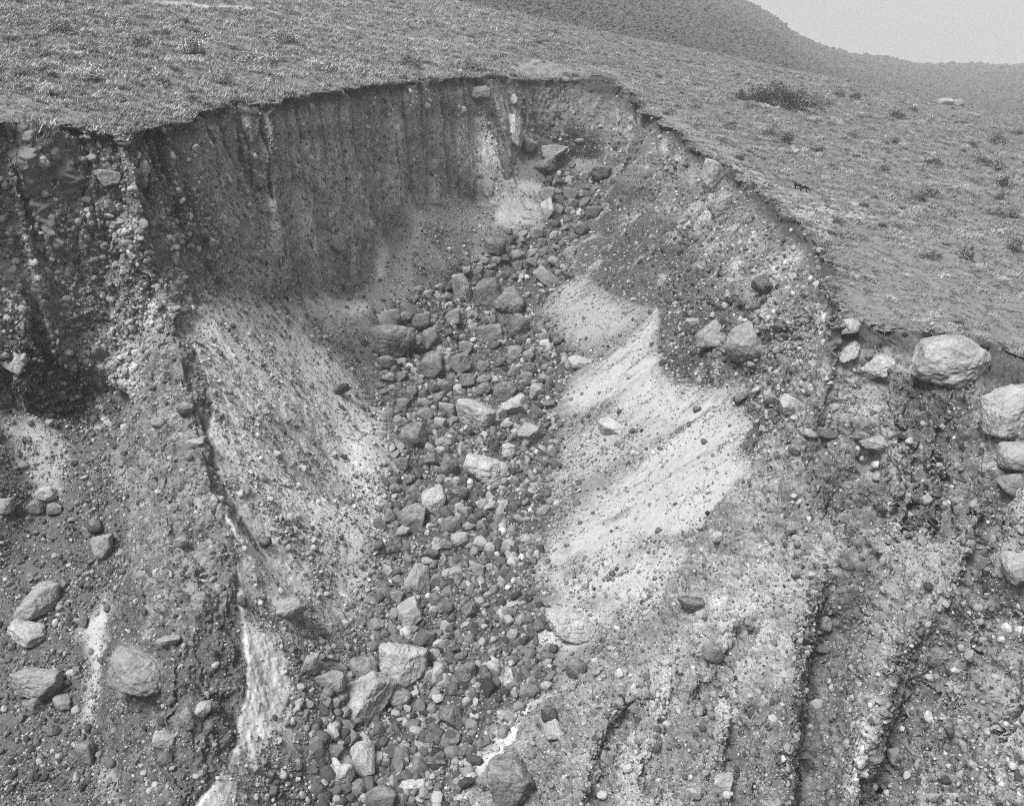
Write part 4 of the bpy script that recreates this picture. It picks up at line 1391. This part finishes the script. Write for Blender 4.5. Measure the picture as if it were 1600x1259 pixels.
def stones(name, label, cat, sel, weight, n, size, tones, sink, seed, flat=.75):
    rg = np.random.default_rng(seed)
    ch, p = sample_faces(sel, weight, n, rg)
    lo, ex, hi = size
    s = lo * (1 - rg.uniform(size=n) * .999) ** (-1 / ex)
    s = np.where(s > hi, rg.uniform(lo, 2 * lo, n), s)
    dpt = fd[ch]
    tone = tones(rg, n, ft[ch])
    VV, FF, TT = [], [], []
    base = 0
    for level, shapes in ((0, SHAPE0), (1, SHAPE1)):
        m_l = (s * 960 / dpt > 5.0) == bool(level)
        for k, sh in enumerate(shapes):
            m = m_l & (np.arange(n) % len(shapes) == k)
            c = int(m.sum())
            if c == 0:
                continue
            R_ = rand_rot(c, rg)
            sc = s[m][:, None] * np.stack([rg.uniform(.8, 1.3, c), rg.uniform(.7, 1.1, c), rg.uniform(.55, .95, c)], 1)
            vv = np.einsum('nij,nvj->nvi', R_, sh[None] * sc[:, None, :])
            vv += (p[m] + fn_[ch[m]] * (s[m] * (.5 - sink) * .8)[:, None])[:, None, :]
            f = ICO[level][1]
            nv = len(sh)
            VV.append(vv.reshape(-1, 3))
            FF.append((f[None] + (base + np.arange(c) * nv)[:, None, None]).reshape(-1, 3))
            TT.append(np.repeat(tone[m], nv))
            base += c * nv
    o = mesh_obj(name, np.vstack(VV), np.vstack(FF), M_STONE, .72 * np.concatenate(TT))
    tag(o, label, cat, kind='stuff')
    return o


def tones_floor(rg, n, g):
    t = np.exp(rg.normal(math.log(.17), .55, n))
    return np.clip(np.where(rg.uniform(size=n) < .07, rg.uniform(.28, .42, n), t), .03, .55)


def tones_scree(rg, n, g):
    t = np.exp(rg.normal(0, .5, n)) * np.where(rg.uniform(size=n) < .45, .06 + 1.0 * g, .17 * np.clip(g / .16, .6, 1.2))
    return np.clip(np.where(rg.uniform(size=n) < .18, rg.uniform(.3, .5, n), t), .04, .55)


def tones_wall(rg, n, g):
    t = np.exp(rg.normal(0, .6, n)) * (.09 + .65 * g)
    return np.clip(np.where(rg.uniform(size=n) < .27, rg.uniform(.3, .5, n), t), .04, .55)


vis = fa / fd ** 2
cliff_more = 1 + 7.0 * in_poly(fu, fv, np.array([(50, 338), (110, 325), (200, 362), (262, 394), (240, 412), (150, 385), (60, 352)])) + 2.0 * in_poly(fu, fv, np.array([(240, 320), (350, 350), (330, 390), (240, 370)])) + .3 * (fu < 260) * (fv > 400)
stones('channel_gravel', "dark gravel and cobbles covering the gully floor", 'gravel', seen & (FZ2 == 5), vis * fg * (.22 + 1.3 * smooth(-.25, .2, fbm(fc / 3.4, 3, 66))), 46000, (.17, 1.8, 1.7), tones_floor, .22, 301)
stones('scree_stones', "loose small stones strewn over the ash and scree slopes", 'scree', seen & (FZ2 == 4), vis * fg ** 1.3 * (.25 + 1.5 * smooth(-.3, .25, fbm(fc / 4.2, 3, 67))), 66000, (.10, 2.25, .9), tones_scree, .25, 302)
stones('cliff_cobbles', "cobbles and pebbles sticking out of the gully cliffs", 'cobbles', seen & (FZ2 == 1), vis * fg * cliff_more, 50000, (.14, 2.0, 1.1), tones_wall, .42, 303)
stones('ridge_cobbles', "cobbles and pebbles sticking out of the left ridge", 'cobbles', seen & (FZ2 == 2), vis * fg, 8000, (.09, 2.2, .8), tones_wall, .40, 304)
stones('spur_cobbles', "cobbles and pebbles sticking out of the near right spur", 'cobbles', seen & (FZ2 == 3), vis * fg, 38000, (.09, 2.3, 1.0), tones_wall, .40, 305)
print('stones')

# ------------------------------------------------------------------ grass on the plateau
rg = np.random.default_rng(401)
gsel = seen & (FZ2 == 0) & (fd < 460)
gb = BARE_W[F].mean(1)
gpatch = fbm(fc / 5.0, 3, 71)
gw = fa / np.maximum(fd, 120) ** 1.6 * (1 - .15 * gb) * (.35 + 1.1 * np.clip(gpatch + .30, 0, 1)) * (np.abs(ft - .19) < .16)
for line, wd, dp, tn in SCARPS:
    gw = gw * (line_dist(fc[:, 0], fc[:, 1], line)[0] > wd * 1.1)
for gu_, gv_ in ((1256, 301), (1246, 296)):
    q_ = pick(gu_, gv_, bvh)
    gw = gw * ((np.abs(fc[:, 0] - q_[0] + .28 * (fc[:, 1] - q_[1]) * -1) > 2.2) | (fc[:, 1] > q_[1] + .6) | (fc[:, 1] < q_[1] - 5))
NT = 100000
ch, gp = sample_faces(gsel, gw, NT, rg)
# two thirds of the tufts gather in tussocks
NCL = 2600
cch, ccp = sample_faces(gsel, gw * (1 + .8 * (fc[:, 0] < 5)), NCL, rg)
crad = rg.uniform(.5, 1.5, NCL) * (1 + (fd[cch] - 120) / 500)
inC_ = rg.uniform(size=NT) < .42
ck = rg.integers(NCL, size=NT)
off2 = rg.normal(size=(NT, 2)) * .5
cr_ = np.hypot(off2[:, 0], off2[:, 1])
gx_ = ccp[ck, :2] + off2 * crad[ck][:, None]
for i in np.nonzero(inC_)[0]:
    hh = bvh.ray_cast(Vector((gx_[i, 0], gx_[i, 1], 190)), Vector((0, 0, -1)))
    if hh[0] is None or (hh[0].z < plane_z(gx_[i, 0], gx_[i, 1]) + CAM_Z - 2.5):
        inC_[i] = False
        continue
    gp[i] = hh[0]
ch = np.where(inC_, cch[ck], ch)
ctone = rg.normal(0, .07, NCL)[ck]
dome = np.where(inC_, np.clip(1.5 - .8 * cr_, .6, 1.5), .78)
patch = fbm(gp / np.array([6.0, 4.0, 6.0]), 3, 72)
fine_ = fbm(gp / 1.8, 2, 73)
gs = (1 - .35 * gb[ch]) * rg.uniform(.45, 1.1, NT) * np.where(gp[:, 0] > 18, .78, 1.0) * (1 + .5 * np.clip(patch, -.5, .8)) * dome * (1 + (fd[ch] - 120) / 420)
gtone = np.clip(.23 + .08 * smooth(10, -15, gp[:, 0]) + .20 * patch + .10 * fine_ + np.where(inC_, .03 + ctone, -.04) + rg.normal(0, .03, NT), .07, .55)
NBL = 12
wind = np.array([.55, -.15, 0])
root = gp[:, None, :] + np.concatenate([rg.normal(size=(NT, NBL, 2)) * .26, np.zeros((NT, NBL, 1))], 2) * gs[:, None, None]
az = rg.uniform(0, 2 * np.pi, (NT, NBL))
lean = rg.uniform(.2, .95, (NT, NBL))
out = np.stack([np.cos(az) * lean, np.sin(az) * lean, np.ones_like(az)], 2) + wind * rg.uniform(.2, 1.0, (NT, NBL, 1))
Lb = gs[:, None] * rg.uniform(.45, 1.0, (NT, NBL)) * .9
side = np.stack([-np.sin(az), np.cos(az), 0 * az], 2) * (gs[:, None, None] * .036 + .012)
mid_ = root + out * (Lb * .55)[..., None]
tip = root + out * Lb[..., None] * np.array([1.25, 1.25, .86])
quad = np.stack([root - side, root + side, mid_ + side * .7, tip, mid_ - side * .7], 2)
gv = quad.reshape(-1, 3)
# sods and roots hanging over the broken edge
hsel = np.nonzero((FZ2 == 0) & seen & (line_dist(fc[:, 0], fc[:, 1], RIM_W)[0] < 1.1))[0]
NH = 4200
hc = rg.choice(hsel, NH, p=fa[hsel] / fa[hsel].sum())
hp = fc[hc] + rg.normal(size=(NH, 3)) * np.array([.25, .25, .02])
_, ht_ = line_dist(hp[:, 0], hp[:, 1], RIM_W)
hi_ = ht_ * (len(RIM_W) - 1)
rp_ = np.stack([np.interp(hi_, np.arange(len(RIM_W)), RIM_W[:, j]) for j in (0, 1)], 1)
od = rp_ - hp[:, :2]
od /= np.linalg.norm(od, axis=1)[:, None] + 1e-6
hl = rg.uniform(.35, 1.3, NH)
hout = np.concatenate([od * rg.uniform(.3, 1.1, (NH, 1)) + rg.normal(size=(NH, 2)) * .25, rg.uniform(-.1, .45, (NH, 1))], 1)
hside = np.stack([-od[:, 1], od[:, 0], 0 * od[:, 0]], 1) * .07
hm_ = hp + hout * (hl * .6)[:, None]
htip = hm_ + np.concatenate([od * .2, -rg.uniform(.3, 1.1, (NH, 1))], 1) * (hl * .7)[:, None]
quad = np.concatenate([quad.reshape(-1, 5, 3), np.stack([hp - hside, hp + hside, hm_ + hside * .7, htip, hm_ - hside * .7], 1)])
gv = quad.reshape(-1, 3)
nb = NT * NBL + NH
b0 = np.arange(nb) * 5
gf = np.concatenate([np.stack([b0, b0 + 1, b0 + 2], 1), np.stack([b0, b0 + 2, b0 + 4], 1), np.stack([b0 + 4, b0 + 2, b0 + 3], 1)])
gt = np.repeat(np.clip(np.concatenate([np.repeat(gtone, NBL), rg.uniform(.03, .22, NH)]) * rg.uniform(.9, 1.12, nb), .03, .5), 5)
o = mesh_obj('grass', gv, gf, M_GRASS, gt)
tag(o, "dry tufted grass covering the tilted plateau around the gully", 'grass', kind='stuff')
print('grass')

# ------------------------------------------------------------------ shrubs one can point to


def bush_mesh(seed, n, stems=26, droop=.0, skew=.35, thin=0.06):
    """leaf clumps through a dome, unit width: foliage arrays and stem arrays"""
    rg = np.random.default_rng(seed)
    nc = 22
    cc = rg.normal(size=(nc, 3))
    cc /= np.linalg.norm(cc, axis=1)[:, None]
    cc[:, 2] = np.abs(cc[:, 2])
    cc *= rg.uniform(.15, .40, (nc, 1))
    k = rg.integers(nc, size=n)
    p = cc[k] + rg.normal(size=(n, 3)) * .075
    p[:, 2] = np.abs(p[:, 2]) * .9 + .02
    p[:, 0] += skew * p[:, 2]
    R_ = rand_rot(n, rg)
    s = rg.uniform(.5, 1.2, n) * thin
    q = np.array([[-.5, 0, 0], [.5, -.12, 0], [0, .9, .15]])
    vv = np.einsum('nij,nvj->nvi', R_, q[None] * s[:, None, None]) + p[:, None]
    f = np.arange(n * 3).reshape(-1, 3)
    tone = np.repeat(np.clip(rg.normal(1, .3, nc)[k] * rg.uniform(.6, 1.4, n), .3, 2), 3)
    sv, sf = [], []
    for i in range(stems):
        a = rg.uniform(0, 2 * np.pi)
        l = rg.uniform(.3, .6)
        d_ = np.array([math.cos(a) * .6 + skew, math.sin(a) * .6, 1.0])
        e = d_ * l * np.array([1, 1, .75])
        b_ = np.array([math.cos(a), math.sin(a), 0]) * .05
        w = np.array([-math.sin(a), math.cos(a), 0]) * .008
        w2 = np.array([0, 0, .008])
        n0 = len(sv)
        sv += [b_ - w, b_ + w, b_ + w2, e]
        sf += [(n0, n0 + 1, n0 + 3), (n0 + 1, n0 + 2, n0 + 3), (n0 + 2, n0, n0 + 3)]
    return vv.reshape(-1, 3), f, tone, np.array(sv), np.array(sf)


def shrub(u, v, w, h, tone, seed, label, group=None, n=700, skew=.35, name='shrub', cat='shrub', stem_tone=.2, stems=20, thin=.085):
    g = turf_or_ground(u, v + .42 * h)
    if g is None:
        return
    d = project(g[None])[2][0]
    W = w * d / FPX
    Hh = max(h * d / FPX * .95, .25 * W)
    root = bpy.data.objects.new(name, None)
    COL.objects.link(root)
    root.location = g
    a, f, t, sv, sf = bush_mesh(seed, n, stems, skew=skew, thin=thin)
    S = np.array([W, W * .8, Hh * 2.1])
    mesh_obj('foliage', a * S, f, M_LEAF, np.clip(t * tone, .01, .6), root)
    if stems:
        mesh_obj('stem', sv * S, sf, M_LEAF, np.full(len(sv), stem_tone), root)
    tag(root, label, cat, group)
    return root


shrub(1226, 149, 108, 46, .11, 1, "big dark windswept bush spreading low on the far grassland", n=9500, skew=-.5, name='bush', cat='bush', stems=8, thin=.036)
shrub(1278, 154, 46, 40, .13, 2, "pale half bare bush growing against the big windswept one", n=900, skew=.1, name='bush', cat='bush', stem_tone=.36, stems=90, thin=.035)
shrub(1162, 149, 32, 20, .08, 3, "small dark bush left of the big windswept one", n=1600, skew=-.3, name='bush', cat='bush', thin=.06)
GR = "low dark shrubs dotted over the right grassland"
for k, (u, v, w, h) in enumerate([(1310, 146, 26, 13), (1335, 150, 24, 12), (1300, 160, 20, 11), (1400, 178, 34, 13), (1425, 170, 20, 9), (1557, 218, 40, 20), (1518, 226, 22, 12), (1550, 254, 42, 18), (1530, 250, 26, 14), (1562, 284, 48, 20),
                                 (1222, 214, 46, 20), (1200, 206, 30, 13), (1395, 218, 26, 12), (1445, 298, 56, 15), (1435, 308, 40, 14), (1560, 308, 26, 20), (1568, 330, 46, 16), (1506, 394, 34, 20), (1455, 400, 40, 14), (1350, 320, 22, 9),
                                 (1455, 250, 44, 14), (1585, 380, 40, 22), (1480, 330, 36, 12), (1380, 262, 26, 11), (1155, 245, 20, 9), (1275, 232, 30, 11), (1330, 210, 24, 10), (1500, 190, 30, 9), (1588, 205, 28, 12), (1140, 195, 30, 10)]):
    shrub(u, v, w, h, random.uniform(.12, .19), 100 + k, "low dark shrub dotted on the right grassland", GR, n=1300, skew=.2, stems=0, thin=.06)
GL = "rounded shrubs among the tall left grass"
for k, (u, v, w, h, t) in enumerate([(72, 138, 44, 24, .16), (130, 112, 66, 30, .15), (140, 70, 50, 26, .11), (30, 108, 40, 20, .12), (215, 60, 60, 30, .10), (300, 68, 60, 36, .15), (245, 120, 50, 24, .11), (395, 90, 70, 26, .14), (440, 55, 60, 26, .10),
                                    (640, 96, 44, 24, .07), (738, 100, 46, 26, .08), (350, 120, 46, 22, .10), (500, 100, 56, 22, .12), (90, 40, 60, 26, .09), (180, 150, 44, 18, .14), (30, 30, 50, 24, .11), (560, 90, 40, 18, .14), (185, 30, 60, 22, .10), (280, 160, 36, 16, .15)]):
    shrub(u, v, w, h, t * 2.6, 200 + k, "rounded shrub among the tall grass of the left plateau", GL, n=2400, skew=.15, stem_tone=.36, stems=34, thin=.045)
print('shrubs')


# ------------------------------------------------------------------ two black goats on the right rim
def goat(u, v, length_px, heading, grazing, label):
    g = turf_or_ground(u, v)
    d = project(g[None])[2][0]
    s = length_px * d / FPX / 1.25
    root = bpy.data.objects.new('goat', None)
    COL.objects.link(root)
    root.location = g + np.array([0, 0, .02])
    root.rotation_euler = (0, 0, heading)
    root.scale = (s, s, s)
    tag(root, label, 'goat')
    pts = [(-.42, 0, .62, .15), (-.15, 0, .60, .19), (.15, 0, .60, .18), (.38, 0, .66, .15)]
    edges = [(0, 1), (1, 2), (2, 3)]
    if grazing:
        neck = [(.56, .02, .52, .10), (.70, .04, .30, .08), (.80, .05, .16, .075), (.88, .06, .05, .045)]
    else:
        neck = [(.50, 0, .84, .10), (.58, 0, 1.00, .085), (.72, 0, 1.01, .07), (.84, 0, .95, .045)]
    prev = 3
    for q in neck:
        pts.append(q)
        edges.append((prev, len(pts) - 1))
        prev = len(pts) - 1
    for (bx, sgn, hind) in ((-.40, 1, 1), (-.40, -1, 1), (.34, 1, 0), (.34, -1, 0)):
        par = 0 if hind else 3
        j = random.uniform(-.05, .05)
        chain = [(bx + (.07 if hind else .02), .10 * sgn, .42, .085), (bx - (.09 if hind else -.01) + j, .10 * sgn, .25, .042), (bx - (.03 if hind else -.02) + j, .10 * sgn, .03, .035)]
        prev = par
        for q in chain:
            pts.append(q)
            edges.append((prev, len(pts) - 1))
            prev = len(pts) - 1
    pts.append((-.56, 0, .70, .04))
    edges.append((0, len(pts) - 1))
    me = bpy.data.meshes.new('goat_body')
    me.from_pydata([p[:3] for p in pts], edges, [])
    o = bpy.data.objects.new('body', me)
    COL.objects.link(o)
    o.parent = root
    o.modifiers.new('skin', 'SKIN')
    for i, p in enumerate(pts):
        me.skin_vertices[0].data[i].radius = (p[3] * 1.2, p[3] * 1.05)
    me.skin_vertices[0].data[1].use_root = True
    o.modifiers.new('sub', 'SUBSURF').levels = 2
    o.modifiers['sub'].render_levels = 2
    me.materials.append(M_GOAT)
    hx, hz = (.78, .21) if grazing else (.60, 1.06)
    for sgn in (1, -1):
        n0 = 7
        vv, ff = [], []
        for i in range(6):
            a = i / 5.0
            c = np.array([hx - .02 - .20 * a ** 1.4, .045 * sgn * (1 + a), hz + (.22 * a - .12 * a * a)])
            r = .024 * (1 - .85 * a)
            for k in range(n0):
                th = 2 * math.pi * k / n0
                vv.append(c + np.array([math.cos(th) * r, math.sin(th) * r, math.sin(th) * r * .3]))
            if i:
                for k in range(n0):
                    a0, a1 = (i - 1) * n0 + k, (i - 1) * n0 + (k + 1) % n0
                    ff += [(a0, a1, a1 + n0), (a0, a1 + n0, a0 + n0)]
        mesh_obj('horn', np.array(vv), np.array(ff), M_HORN, None, root, True)
        ev = rock_shape(90, 1, 'r')[0] * np.array([.10, .035, .05]) + np.array([hx - .02, .10 * sgn, hz - .03])
        mesh_obj('ear', ev, ICO[1][1], M_GOAT, None, root, True)


def flat(val):
    def b(t, geo):
        n = t.nodes.new('ShaderNodeValue')
        n.outputs[0].default_value = val
        return n.outputs[0], None
    return b


M_GOAT = grey_material('black_coat', flat(.012))
M_HORN = grey_material('horn', flat(.08), .6)
goat(1256, 300, 14, math.radians(-18), True, "black goat grazing with lowered head near the right rim")
goat(1246, 296, 13, math.radians(150), False, "black goat standing with raised head behind the grazing one")

# ------------------------------------------------------------------ far forested hill
HU = np.arange(-500, 2300, 7.0)
HV = np.interp(HU, [-500, 300, 700, 900, 1000, 1100, 1150, 1180, 1215, 1240, 1270, 1300, 1340, 1370, 1400, 1430, 1470, 1540, 1600, 1750, 2300],
               [-460, -330, -190, -110, -68, -26, 1, 13, 35, 55, 68, 79, 90, 92, 97, 104, 105, 107, 105, 100, 85])
HD = np.interp(HU, [-500, 900, 1200, 1400, 2300], [1400, 1600, 1750, 2150, 2300])
NR = 90
hv = []
for u, v, D in zip(HU, HV, HD):
    top = ray(u, v) * D
    az = np.array([top[0], top[1]]) / math.hypot(top[0], top[1])
    R1 = math.hypot(top[0], top[1])
    R0 = 462 / az[1] if az[1] > .3 else 900
    foot = az * R0
    zf0 = plane_z(*foot) - 4
    dip = 45 * float(smooth(np.float64(1000), np.float64(1700), np.float64(u)))
    for j in range(NR + 14):
        t_ = j / NR
        r_ = R0 + (R1 - R0) * t_
        if t_ <= 1:
            z_ = zf0 + (top[2] - zf0) * (t_ ** 1.08) - dip * math.sin(math.pi * min(1, t_ * 1.05)) * (1 - t_ * .3)
        else:
            z_ = top[2] - (t_ - 1) * 260
        hv.append((az[0] * r_, az[1] * r_, z_ + CAM_Z))
hv = np.array(hv)
hv[:, 2] += 5.0 * 1.6 * fbm(hv / 130, 3, 81) * np.tile(np.minimum(1, np.arange(NR + 14) / 40), len(HU))
ncol = NR + 14
ii, jj = np.meshgrid(np.arange(len(HU) - 1), np.arange(ncol - 1), indexing='ij')
a_ = (ii * ncol + jj).ravel()
hf = np.concatenate([np.stack([a_, a_ + ncol, a_ + ncol + 1], 1), np.stack([a_, a_ + ncol + 1, a_ + 1], 1)])
hill = mesh_obj('hill', hv, hf, M_LEAF, np.full(len(hv), .06), smooth_faces=True)
tag(hill, kind='structure')
tri_h = hv[hf]
ah = np.linalg.norm(np.cross(tri_h[:, 1] - tri_h[:, 0], tri_h[:, 2] - tri_h[:, 0]), axis=1)
uh, vh, dh = project(tri_h.mean(1))
selh = (uh > -30) & (uh < 1640) & (vh > -30) & (vh < 260)
idx = np.nonzero(selh)[0]
rg = np.random.default_rng(555)
NTR = 60000
wt_ = ah[idx] / np.maximum(dh[idx], 300) ** 1.7
w_ = np.cumsum(wt_ / wt_.sum())
ch = idx[np.searchsorted(w_, rg.uniform(size=NTR)).clip(0, len(idx) - 1)]
r1, r2 = np.sqrt(rg.uniform(size=NTR)), rg.uniform(size=NTR)
tp = (1 - r1)[:, None] * tri_h[ch, 0] + (r1 * (1 - r2))[:, None] * tri_h[ch, 1] + (r1 * r2)[:, None] * tri_h[ch, 2]
ts = rg.uniform(1.3, 3.4, NTR) * dh[ch] / 900 * (1 + .5 * (rg.uniform(size=NTR) < .06))
VV, FF, TT = [], [], []
for k in range(8):
    m = np.arange(NTR) % 8 == k
    c = int(m.sum())
    sh = ICO[0][0] * (1 + .35 * np.random.default_rng(900 + k).normal(size=(12, 1)))
    R_ = rand_rot(c, rg)
    vv = np.einsum('nij,vj->nvi', R_, sh) * (ts[m][:, None, None] * .62) * np.array([1, 1, .9]) + (tp[m] + np.array([0, 0, .4]) * ts[m][:, None])[:, None]
    FF.append((ICO[0][1][None] + (sum(len(x) for x in VV) + np.arange(c) * 12)[:, None, None]).reshape(-1, 3))
    VV.append(vv.reshape(-1, 3))
    TT.append(np.repeat(np.clip(rg.normal(.085, .010, c), .04, .13), 12))
o = mesh_obj('forest', np.vstack(VV), np.vstack(FF), M_LEAF, np.concatenate(TT))
tag(o, "hazy forest of small tree crowns covering the far hill", 'forest', kind='stuff')

# ------------------------------------------------------------------ the hazy air
x0, x1, y0, y1, z0, z1 = -2400, 3000, -60, 3300, -80, 900
hz = np.array([(x, y, z) for x in (x0, x1) for y in (y0, y1) for z in (z0, z1)], float)
hfz = np.array([(0, 1, 3, 2), (4, 6, 7, 5), (0, 4, 5, 1), (2, 3, 7, 6), (0, 2, 6, 4), (1, 5, 7, 3)])
hm = bpy.data.materials.new('haze_air')
hm.use_nodes = True
t = hm.node_tree
t.nodes.clear()
ou = t.nodes.new('ShaderNodeOutputMaterial')
pv = t.nodes.new('ShaderNodeVolumePrincipled')
pv.inputs['Color'].default_value = (.95, .95, .95, 1)
pv.inputs['Density'].default_value = .00021
t.links.new(pv.outputs[0], ou.inputs['Volume'])
hazeo = mesh_obj('haze', hz, hfz, hm, n=4)
tag(hazeo, "thin pale haze filling the air over the whole scene", 'haze', kind='stuff')
print('done')
